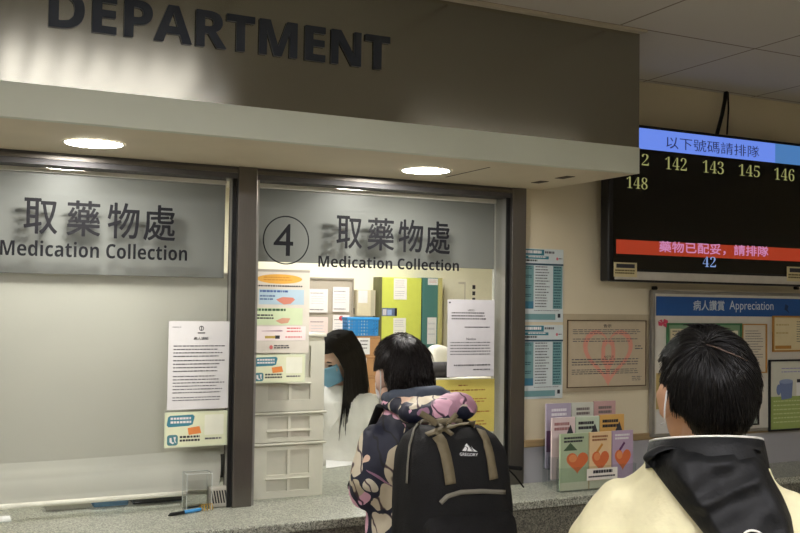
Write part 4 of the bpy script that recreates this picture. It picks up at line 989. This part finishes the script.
def skin_body(root_, name, hc, HR, sh_w, z0, arms, skin, k=1.0, legs=True, lean=Vector((0, 0, 0)), hk=1.0, voxel=.0065):
    """z0: shoulder height; arms: two lists shoulder, elbow, wrist, hand direction, palm normal"""
    hc = Vector(hc)
    P = head_prims(hc, HR, hk)
    nb = Vector((0, -.02, z0 + .01)) + lean
    P.append(tube([nb, nb * .5 + (hc + Vector((0, -.03, -.06))) * .5, hc + HR @ Vector((0, -.025, -.055))], [.06 * k, .052 * k, .052 * k], 18))
    P.append(loft([(lean.x * .2, lean.y * .2, z0 - .48, .13 * k, .09 * k), (lean.x * .4, lean.y * .4, z0 - .3, .115 * k, .085 * k), (lean.x * .8, lean.y * .8, z0 - .12, .145 * k, .095 * k), (lean.x, lean.y, z0 - .02, .15 * k, .08 * k), (lean.x, lean.y - .01, z0 + .03, .08 * k, .06 * k)]))
    for i, (s_, e_, w_, hd, pn) in enumerate(arms):
        P.append(tube([s_, e_, w_], [.048 * k, .038 * k, .026 * k], 14)); P += hand(Vector(w_), hd, pn, .16 * k, 1 if i else -1)
    for s_ in (-1, 1):
        P.append(tube([(s_ * .085 * k, 0, z0 - .46), (s_ * .095 * k, .02, z0 * .35), (s_ * .095 * k, -.01, .07)], [.085 * k, .055 * k, .036 * k], 16))
        P.append(ell((s_ * .1 * k, .05, .035), (.038 * k, .11 * k, .033)))
    P.append(ell((0, 0, z0 - .5), (.155 * k, .1 * k, .1)))
    return fuse(name, P, voxel, 4, skin, root_)
def trousers_shoes(root_, m, z0, k=1.0, shoe=None):
    P = [ell((0, 0, z0 - .5), (.175 * k, .12 * k, .12))]
    for s_ in (-1, 1): P.append(tube([(s_ * .085 * k, 0, z0 - .5), (s_ * .1 * k, .02, z0 * .35), (s_ * .1 * k, -.005, .09)], [.105 * k, .08 * k, .068 * k], 18, False))
    fuse('trousers', P, .012, 4, m, root_, .006, 14)
    for s_ in (-1, 1): fuse('shoe', [ell((s_ * .1 * k, .05, .045), (.05 * k, .135 * k, .045)), ell((s_ * .1 * k, -.02, .075), (.044 * k, .06 * k, .045)), tube([(s_ * .1 * k, -.06, .02), (s_ * .1 * k, .15, .02)], .02, 10)], .008, 3, shoe or mat((30, 28, 28), .45), root_)
DARKCLOTH = mat((30, 32, 40), .8, 0, .08, 60, .2, 200, name='dark_trouser_cloth')

# ---------------- man in the foreground
mp = Vector((1.335, 1.40, 0)); MH = math.radians(37)
man = root('person', mp, 'person seen from behind in a cream jacket with a black hood, facing the appreciation board', 'person', h=-MH)
HR = Euler((math.radians(-4), 0, math.radians(20))).to_matrix()
hc = Vector((0, .02, 1.482))
arms = [((-.14, 0, 1.24), (-.225, 0, 1.02), (-.225, .1, .82), (0, .25, -1), (1, .2, 0)), ((.14, 0, 1.24), (.225, 0, 1.02), (.225, .1, .82), (0, .25, -1), (-1, .2, 0))]
mb_ = skin_body(man, 'body', hc, HR, .17, 1.255, arms, SKIN, .95, hk=1.05); eyes(hc, HR, man, k=1.05)
trousers_shoes(man, DARKCLOTH, 1.28)
CREAMJ = mat((226, 219, 178), .75, 0, .04, 40, .2, 60, name='cream_nylon')
J = [loft([(0, 0, .76, .2, .14), (0, -.005, .95, .205, .145), (0, -.012, 1.12, .215, .15), (0, -.02, 1.2, .195, .14), (0, -.02, 1.27, .165, .12), (0, -.02, 1.325, .125, .1), (0, -.015, 1.362, .1, .09), (0, -.01, 1.385, .092, .085)])]
for s_ in (-1, 1):
    J.append(tube([(s_ * .14, -.01, 1.25), (s_ * .182, -.01, 1.185), (s_ * .232, 0, 1.03), (s_ * .235, .05, .93), (s_ * .228, .1, .83)], [.066, .07, .066, .06, .054], 18))
jack = fuse('jacket', J, .011, 7, CREAMJ, man, .015, 9, 3.3)
BLK = mat((15, 16, 17), .6, 0, .1, 50, .15, 120, name='black_nylon', spec=.3)
# hood lying on the back: a thick cloth following the jacket
jb = bvh_of(jack)
# outline as seen from behind: z, left x, right x   (x to the person's right)
prof_ = [(1.395, -.085, .085), (1.385, -.11, .092), (1.37, -.122, .098), (1.345, -.098, .108), (1.315, -.072, .125), (1.28, -.042, .136), (1.24, -.008, .138), (1.20, .02, .125), (1.165, .05, .095)]
NU, NV = 34, 40; outer = []
for j in range(NV + 1):
    z = prof_[0][0] + (prof_[-1][0] - prof_[0][0]) * j / NV
    for a_, b_ in zip(prof_, prof_[1:]):
        if a_[0] >= z >= b_[0]:
            t = (a_[0] - z) / (a_[0] - b_[0]); l = a_[1] + (b_[1] - a_[1]) * t; r = a_[2] + (b_[2] - a_[2]) * t; break
    for i in range(NU + 1):
        u = i / NU; x = l + (r - l) * u
        h_, nn, _, _ = jb.ray_cast(Vector((x, -.6, z)), Vector((0, 1, 0)))
        y = h_.y if h_ else -.085
        e = min(u, 1 - u); e2 = min(1, j / 4 + .35) * min(1, (NV - j) / 4)
        th = (.006 + .03 * min(1, e * 5)) * e2 * (1 + .55 * noise.noise(Vector((x * 16 + z * 9, z * 10, 2.2))) + .5 * (.5 - abs(noise.noise(Vector((x * 9 - z * 16, z * 6, 8)))) * 2))
        th += .02 * math.exp(-((u - .9) / .08) ** 2) * e2
        outer.append((x, y - .004 - max(.003, th), z))
V = outer + [(p[0], p[1] + .03 if False else min(p[1] + .012, p[1] + .012), p[2]) for p in outer]; n_ = len(outer); Fh = []
for j in range(NV):
    for i in range(NU): a = j * (NU + 1) + i; Fh.append((a, a + 1, a + NU + 2, a + NU + 1)); Fh.append((a + n_, a + NU + 1 + n_, a + NU + 2 + n_, a + 1 + n_))
bd = [i for i in range(NU + 1)] + [j * (NU + 1) + NU for j in range(1, NV + 1)] + [NV * (NU + 1) + i for i in range(NU - 1, -1, -1)] + [j * (NU + 1) for j in range(NV - 1, 0, -1)]
for a_, b_ in zip(bd, bd[1:] + bd[:1]): Fh.append((b_, a_, a_ + n_, b_ + n_))
hd_ = local_build(MB().add((V, Fh)), 'hood', BLK, man); ss = hd_.modifiers.new('s', 'SUBSURF'); ss.levels = ss.render_levels = 1
hd_['label'] = 'black hood hanging over the back'
# stand-up collar with white piping
ring = []
for i in range(48):
    w = 2 * math.pi * i / 48; c_, s_ = math.cos(w), math.sin(w); ring.append((c_, s_))
cv = []; nrow = [(1.345, .112, .107), (1.37, .108, .103), (1.393, .104, .099), (1.394, .097, .092), (1.36, .096, .092)]
for z, rx, ry in nrow: cv += [(c_ * rx, s_ * ry - .008 - (.012 if s_ < 0 else 0) * (1.41 - z) / .05, z - .022 * s_ + .005 * c_) for c_, s_ in ring]
cf = []
for r_ in range(len(nrow) - 1):
    for i in range(48): a = r_ * 48 + i; b_ = r_ * 48 + (i + 1) % 48; cf.append((a, b_, b_ + 48, a + 48))
local_build(MB().add((cv, cf)), 'collar', BLK, man)
PIP = mat((226, 224, 214), .5)
pl = [(c_ * .102, s_ * .098 - .0085, 1.395 - .022 * s_ + .005 * c_) for c_, s_ in ring]
local_build(MB().add(tube(pl, .0022, 8, closed=True)), 'piping', PIP, man)
lp = []
for i in range(20):
    t = i / 19; a = math.pi * t; x = .055 + .022 * -math.cos(a) * (1.0) + .012 * t; z = 1.228 + .052 * math.sin(a) ** .6 - .02 * t
    h_, _, _, _ = bvh_of(hd_).ray_cast(Vector((x, -.6, z)), Vector((0, 1, 0))) if i == 0 else (None, None, None, None)
    lp.append((x, z))
hb_ = bvh_of(hd_); L3 = []
for x, z in lp:
    h_, _, _, _ = hb_.ray_cast(Vector((x, -.6, z)), Vector((0, 1, 0))); L3.append((x, (h_.y if h_ else -.2) - .004, z))
local_build(MB().add(tube(L3, .0022, 8)), 'hood_cord', PIP, man)
# hair
def man_in(d):
    if d.y > .15: return d.z > .42 + .5 * max(0, d.y - .5)
    if abs(d.x) > .45 and d.y > -.35: return d.z > -.02 or (d.y < -.16 and d.z > -.5)
    return d.z > -.88
mh = hair_cap(hc, HR, (.089, .108, .110), (-.4, -.62, .66), man_in, 5200, .05, 11, .06, .0013, (0, -.014, .016), tousle=.45)
# cowlick at the crown
rnd = random.Random(4)
for i in range(60):
    x = rnd.uniform(-.02, .02) + .004; y0 = rnd.uniform(-.04, .01); p0 = hc + HR @ Vector((x, y0, .122)); strand(mh, [p0, p0 + HR @ Vector((-.003, .0, .006)), p0 + HR @ Vector((-.01 - .01 * rnd.random(), .002, .010)), p0 + HR @ Vector((-.02 - .012 * rnd.random(), .003, .009))], .0013, .0003)
MHAIR = hair_mat((18, 16, 15))
mho = local_build(mh, 'hair', MHAIR, man)
pt = []
for u in range(9):
    t = u / 8; d = Vector((-.40 + .66 * t, -.66 - .12 * math.sin(t * 3), .66 - .36 * t)).normalized(); pt.append(hc + HR @ (Vector((0, -.014, .016)) + Vector((d.x * .089, d.y * .108, d.z * .110)) * 1.06))
local_build(MB().add(tube(pt, [.0004, .001, .0016, .0018, .0012, .0018, .0014, .001, .0004], 8)), 'parting', mat((74, 58, 48), .6), man)
local_build(MB().add(tube([hc + HR @ Vector(q) for q in ((-.084, -.03, .02), (-.0925, -.036, .0), (-.094, -.03, -.03), (-.086, -.01, -.055), (-.075, .03, -.06))], .0016, 6)), 'mask_strap', WHITE, man)

# ---------------- woman at the window
wp = Vector((1.325, 2.60, 0))
wom = root('person', wp, 'person with short black hair in a floral navy jacket wearing a black backpack', 'person')
WR = Euler((math.radians(-8), 0, math.radians(4))).to_matrix(); wc = Vector((-.02, .055, 1.425))
arms = [((-.105, 0, 1.22), (-.132, .02, 1.105), (-.015, .21, 1.06), (.9, .6, -.12), (0, -.1, -1)), ((.105, 0, 1.22), (.132, .02, 1.105), (.03, .23, 1.06), (-.9, .6, -.15), (0, -.1, -1))]
skin_body(wom, 'body', wc, WR, .15, 1.235, arms, SKIN2, .84, lean=Vector((0, .02, 0)), hk=.95); eyes(wc, WR, wom, k=.95)
trousers_shoes(wom, DARKCLOTH, 1.245, .93)
FLO = floral()
J = [loft([(.02, -.01, .72, .17, .14), (.02, -.01, .9, .162, .14), (.015, -.01, 1.08, .148, .135), (0, -.0, 1.2, .146, .125), (0, .005, 1.26, .132, .105), (0, .01, 1.305, .1, .085), (0, .012, 1.335, .08, .075)])]
for s_ in (-1, 1):
    J.append(tube([(s_ * .12, 0, 1.24), (s_ * .128, .0, 1.185), (s_ * .142, .0, 1.125), (s_ * .138, .03, 1.09), (s_ * .07, .13, 1.075), (s_ * .02, .19, 1.06)], [.054, .058, .064, .059, .05, .042], 20))
wj = fuse('jacket', J, .0095, 5, FLO, wom, .011, 10, 1.2)
Hd = [tube([(-.08, .03, 1.34), (-.088, -.05, 1.345), (-.055, -.11, 1.345), (0, -.13, 1.348), (.06, -.115, 1.345), (.088, -.05, 1.345), (.08, .03, 1.34)], [.018, .024, .032, .036, .034, .026, .018], 16),
      ell((.0, -.145, 1.338), (.115, .065, .038)), ell((.045, -.155, 1.345), (.068, .065, .045)), ell((-.05, -.12, 1.335), (.05, .055, .036))]
fuse('hood', Hd, .007, 3, FLO, wom, .014, 17, 5.1)['label'] = 'floral hood bunched behind the neck'
SLATE = mat((70, 78, 92), .8, 0, .08, 40, .1, 100, name='slate_lining')
fuse('hood_lining', [tube([(-.078, .03, 1.36), (-.082, -.04, 1.368), (-.04, -.095, 1.375), (.02, -.105, 1.376), (.075, -.06, 1.366), (.08, .03, 1.358)], [.016, .024, .03, .032, .026, .016], 14)], .007, 3, SLATE, wom, .005, 15)
def wom_in(d):
    if d.y > .2: return d.z > .5
    if abs(d.x) > .5 and d.y > -.3: return d.z > .05
    return d.z > -.92
whb = hair_cap(wc, WR, (.084, .102, .108), (-.1, -.35, .93), wom_in, 4200, .05, 23, .08, .0013, (0, -.012, .012), .95, tousle=.6)
rnd = random.Random(9)
for i in range(260):      # longer hair down the nape and over the temples
    a = rnd.uniform(-2.6, -.54); d = Vector((math.cos(a), math.sin(a), rnd.uniform(-.5, .2))); p0 = wc + WR @ Vector((d.x * .086, d.y * .1 - .012, d.z * .1)); q_ = WR @ Vector((d.x * .01, d.y * .008, -.02 - .02 * rnd.random()))
    strand(whb, [p0, p0 + q_ * .6 + Vector((rnd.uniform(-.006, .006), 0, 0)), p0 + q_ * 1.25], .002, .0005)
for i in range(26):       # wisps on the crown
    a = rnd.uniform(0, 2.6); p0 = wc + WR @ Vector((-.01 + .02 * rnd.random(), -.02, .118)); strand(whb, [p0, p0 + WR @ Vector((math.cos(a) * .014, 0, .006 + math.sin(a) * .006)), p0 + WR @ Vector((math.cos(a) * .03, .0, .002 + math.sin(a) * .004)), p0 + WR @ Vector((math.cos(a) * .042, 0, -.004))], .0012, .0003)
local_build(whb, 'hair', hair_mat((24, 19, 17)), wom)
msk = mat((226, 228, 230), .7, 0, .02, 40)
def mask(c, R, k, m, parent):
    v = []; f = []; A, B = 18, 12
    for j in range(B + 1):
        t = j / B; z = .002 - .098 * t
        for i in range(A + 1):
            u = i / A * 2 - 1; x = .064 * u * (1 - .18 * (t - .4) ** 2 * 4 * abs(u)); nose = .020 * math.exp(-(u / .22) ** 2) * (1 - t * .75)
            y = .117 - .066 * abs(u) ** 2.0 + nose - .025 * max(0, t - .55) * 2 + .0015 * math.sin(t * 30)
            v.append(Vector(c) + R @ (Vector((x, y, z - .006 * (1 - abs(u)) * (t > .5))) * k))
    for j in range(B):
        for i in range(A): a = j * (A + 1) + i; f.append((a, a + 1, a + A + 2, a + A + 1))
    o = local_build(MB().add((v, f)), 'face_mask', m, parent); so = o.modifiers.new('s', 'SOLIDIFY'); so.thickness = .002
    for s_ in (-1, 1):
        lo_ = MB()
        lo_.add(tube([Vector(c) + R @ (Vector(q) * k) for q in ((s_ * .062, .043, -.008), (s_ * .078, .005, .012), (s_ * .087, -.03, .012), (s_ * .09, -.034, -.015), (s_ * .083, -.018, -.045), (s_ * .06, .036, -.086))], .0018, 6))
        local_build(lo_, 'mask_loop', WHITE, o)
    return o
mask(wc, WR, .95, msk, wom)
# backpack: a thing of its own, worn on the back
BN = mat((9, 9, 10), .8, 0, .12, 90, .25, 250, name='black_nylon_cloth'); KH = mat((112, 102, 78), .7, 0, .08, 80, .2, 300, name='khaki_webbing'); GP2 = mat((120, 116, 104), .6)
bp = root('backpack', wp + Vector((.0, -.27, .86)), 'black backpack with khaki straps and a white logo on the back of the floral jacket', 'backpack')
bx, by = wp.x - .014, wp.y - .265
body = loft([(bx, by, .86, .13, .085, 4), (bx, by, .872, .15, .1, 4), (bx, by - .004, .95, .157, .112, 4), (bx, by - .004, 1.08, .155, .112, 4), (bx, by, 1.18, .153, .106, 3.8), (bx, by + .006, 1.245, .147, .098, 3.4), (bx, by + .014, 1.285, .13, .084, 3), (bx, by + .024, 1.308, .095, .06, 2.6)], 48)
def wfuse(name, prims, voxel, smooth, m, parent, disp=0., dscale=8., seed=0):
    o = fuse(name, prims, voxel, smooth, m, None, disp, dscale, seed); o.parent = parent; o.matrix_parent_inverse = WM(parent).inverted(); return o
bodyo = wfuse('body', [body], .0085, 5, BN, bp, .006, 13, 2)
pk = wfuse('front_pocket', [loft([(bx, by - .1, .875, .12, .03, 4), (bx, by - .106, .9, .14, .04, 4), (bx, by - .108, 1.0, .142, .042, 4), (bx, by - .1, 1.07, .135, .034, 4), (bx, by - .09, 1.095, .12, .02, 4)], 40)], .007, 4, BN, bp, .004, 16, 5)
bb = BVHTree.FromPolygons([tuple(v.co) for v in bodyo.data.vertices] + [tuple(v.co) for v in pk.data.vertices], [tuple(p.vertices) for p in bodyo.data.polygons] + [tuple(i + len(bodyo.data.vertices) for i in p.vertices) for p in pk.data.polygons])
def onbag(x, y, Yg=None):
    o = Vector((0, 0, CZ)); d = ray(x, y).normalized(); h_, n_2, _, _ = bb.ray_cast(o, d)
    return (h_, n_2) if h_ else (at(x, y, by - .1), Vector((0, -1, 0)))
def ribbon(px, wid, m, name, parent, lift=.003, sub=6, th=.003):
    P = []
    for (x0, y0), (x1, y1) in zip(px, px[1:]):
        for i in range(sub): P.append((x0 + (x1 - x0) * i / sub, y0 + (y1 - y0) * i / sub))
    P.append(px[-1]); H = [onbag(*q) for q in P]; pts = [h_ + n_2 * lift for h_, n_2 in H]; v = []; f = []; n = len(pts)
    for i, p in enumerate(pts):
        t = (pts[min(n - 1, i + 1)] - pts[max(0, i - 1)]).normalized(); nn = H[i][1]; sd = t.cross(nn).normalized()
        w = wid if not hasattr(wid, '__len__') else wid[0] + (wid[1] - wid[0]) * i / (n - 1)
        for a_, b_ in ((-.5, 0), (.5, 0), (.5, 1), (-.5, 1)): v.append(p + sd * (w * a_) + nn * (th * b_))
    for i in range(n - 1):
        for j in range(4): f.append((i * 4 + j, i * 4 + (j + 1) % 4, i * 4 + 4 + (j + 1) % 4, i * 4 + 4 + j))
    f.append((3, 2, 1, 0)); f.append(tuple((n - 1) * 4 + j for j in range(4)))
    return MB().add((v, f)).build(name, m, parent, True)
ribbon([(437, 437), (441, 442), (445, 455), (448, 470), (450, 484)], .03, KH, 'khaki_strap', bp)
ribbon([(480, 431), (485, 440), (489, 455), (493, 479)], .026, KH, 'khaki_strap', bp)
ribbon([(420, 413), (430, 419), (440, 427), (452, 436)], .016, KH, 'compression_strap', bp); ribbon([(427, 436), (440, 431), (455, 427), (474, 424)], .02, KH, 'compression_strap', bp); ribbon([(437, 436), (446, 424), (456, 414)], .014, KH, 'compression_strap', bp)
ribbon([(440, 503), (447, 496), (460, 492), (480, 491), (504, 492)], .012, GP2, 'pocket_zip', bp); ribbon([(408, 483), (409, 465), (411, 445), (415, 430), (422, 420)], .006, GP2, 'piping', bp)
fl = MB()
def logo(px_pts):
    H = [onbag(*q) for q in px_pts]; fl.add(([h_ + n_2 * .0016 for h_, n_2 in H], [tuple(range(len(H)))]))
for P in ([(462, 451), (465, 446.5), (467, 448.5), (466, 451.3)], [(464.5, 446), (466.5, 443.6), (472, 451.6), (467, 451.4), (468, 448)], [(467.5, 444.5), (473.5, 451.7), (472.8, 451.7)], [(470.5, 446), (473, 449), (477.5, 452), (474, 451.8)]): logo(P)
H0, N0 = onbag(468, 453.5)
v2, f2 = text2d('GREGORY'); a2 = np.array(v2); mn, mx_ = a2.min(0), a2.max(0)
tv_ = []
for p in v2:
    u, w = (p[0] - mn[0]) / (mx_[0] - mn[0]), (p[1] - mn[1]) / (mx_[1] - mn[1]); h_, n_2 = onbag(459.5 + u * 18, 455.8 - w * 2.9 + u * .6); tv_.append(h_ + n_2 * .0018)
fl.add((tv_, f2)); lgo = fl.build('logo', mat((226, 226, 226), .5), bp)
# grab loop, shoulder straps, side strap
MB().add(tube([(bx - .05, by + .05, 1.295), (bx - .045, by + .03, 1.318), (bx, by + .025, 1.322), (bx + .045, by + .03, 1.318), (bx + .05, by + .05, 1.295)], .008, 12, flat=(1, .5))).build('grab_loop', KH, bp, True)
jbv = bvh_of(wj)
for s_ in (-1, 1):
    pts = []; prev = None
    for (x, y, z) in ((s_ * .085, -.2, 1.3), (s_ * .1, -.12, 1.36), (s_ * .11, -.06, 1.4), (s_ * .115, 0, 1.4), (s_ * .12, .08, 1.36), (s_ * .125, .16, 1.28), (s_ * .125, .22, 1.18), (s_ * .135, .2, 1.08)):
        h_, n_2, _, _ = jbv.find_nearest(Vector((x, y, z))); p = h_ + n_2 * .012
        if y < -.15: p = Vector((x, -.17, z))
        pts.append(wp + p)
    MB().add(tube(pts, .022, 12, flat=(.35, 1.2) if False else (1, .42), up=(1, 0, 0))).build('shoulder_strap', BN, bp, True)
MB().add(tube([at(500, 467, by - .02), at(510, 467.5, by - .0), at(521, 468.5, by + .02)], .006, 8, flat=(1, .6))).build('side_strap', BN, bp, True)
MB().add(tube([at(508, 469, by + .0), at(515, 476, by + .02), at(523.5, 487, by + .04)], .0025, 6)).build('strap_end', BN, bp, True)

# ---------------- pharmacist behind the counter
pp = Vector((1.718, 4.05, 0)); PH = math.radians(-128)
ph = root('person', pp, 'person with long black hair in a white coat and blue face mask behind the counter', 'person', h=-PH)
PR = Euler((math.radians(-24), 0, math.radians(-14))).to_matrix(); pc = Vector((0, .1, 1.39))
arms = [((-.14, .05, 1.18), (-.185, .04, .96), (-.17, .09, .76), (0, .2, -1), (1, .2, 0)), ((.14, .05, 1.18), (.185, .04, .96), (.17, .09, .76), (0, .2, -1), (-1, .2, 0))]
skin_body(ph, 'body', pc, PR, .14, 1.19, arms, SKIN2, .9, lean=Vector((0, .06, 0)), hk=.93); eyes(pc, PR, ph, True, .93)
trousers_shoes(ph, DARKCLOTH, 1.19, .9)
COAT = mat((228, 228, 222), .7, 0, .03, 40, .15, 60, name='white_coat_cloth')
J = [loft([(0, 0, .5, .2, .15), (0, 0, .8, .18, .13), (0, .02, .98, .175, .125), (0, .045, 1.1, .17, .12), (0, .055, 1.2, .145, .1), (0, .055, 1.25, .09, .075), (0, .055, 1.275, .068, .062)])]
for s_ in (-1, 1): J.append(tube([(s_ * .14, .05, 1.185), (s_ * .17, .05, 1.11), (s_ * .185, .045, .98), (s_ * .18, .06, .88), (s_ * .17, .085, .78)], [.062, .064, .06, .052, .045], 18))
pj = fuse('white_coat', J, .0095, 5, COAT, ph, .008, 11, 7.7)
jb3 = bvh_of(pj)
for s_ in (-1, 1):
    v = []; pts = ((s_ * .055, 1.27), (s_ * .085, 1.21), (s_ * .06, 1.14), (s_ * .012, 1.08), (s_ * .03, 1.2))
    for x, z in pts:
        h_, n_2, _, _ = jb3.ray_cast(Vector((x, .6, z)), Vector((0, -1, 0))); v.append((h_ + n_2 * .008) if h_ else Vector((x, .13, z)))
    o = local_build(MB().add((v, [tuple(range(5))])), 'lapel', COAT, ph, False); so = o.modifiers.new('s', 'SOLIDIFY'); so.thickness = .005; so.offset = 0
mask(pc, PR, .93, mat((134, 190, 224), .7, 0, .04, 40, .1, 200, name='blue_mask'), ph)
def ph_in(d):
    if d.y > .25: return d.z > .45 + .35 * (abs(d.x) < .25) * 0
    if d.y > -.1: return d.z > -.1
    return d.z > -.95
phb = hair_cap(pc, PR, (.083, .1, .105), (0, .25, .97), ph_in, 1200, .07, 31, .03, .0016, (0, -.012, .014), .93, tousle=.1)
# long hair: locks from the parting down both sides, hanging straight
rnd = random.Random(12)
for side in (-1, 1):
    for i in range(420):
        t = rnd.random(); ya = .07 - .17 * t; jx = rnd.uniform(-.012, .012)
        o3 = lambda x, y, z: pc + PR @ (Vector((x, y, z)) * .93)
        pts = [o3(side * .004, ya * .8, .128 - .25 * max(0, abs(ya) - .05)), o3(side * .06, ya * 1.0, .10), o3(side * .09, ya * .95 - .005, .035), o3(side * (.095 + jx * .3), ya * .9 - .012, -.03)]
        e = pts[-1]; fr_ = 1 - t
        tip = Vector((side * (.075 + jx * 1.6) - (0 if side > 0 else -.0), .155 - .2 * t + rnd.uniform(-.012, .012), 1.04 + .06 * rnd.random() + .05 * t))
        mid = e * .5 + tip * .5 + Vector((side * .012, .012 * fr_, 0)); pts += [mid, tip]
        # smooth the polyline
        q = []
        for a_, b_ in zip(pts, pts[1:]): q += [a_, a_ * .5 + b_ * .5]
        q.append(pts[-1]); strand(phb, q, .0034, .0012)
local_build(phb, 'hair', mat((8, 7, 8), .5, 0, .3, 60, stretch=(1, 1, .3), spec=.25), ph)
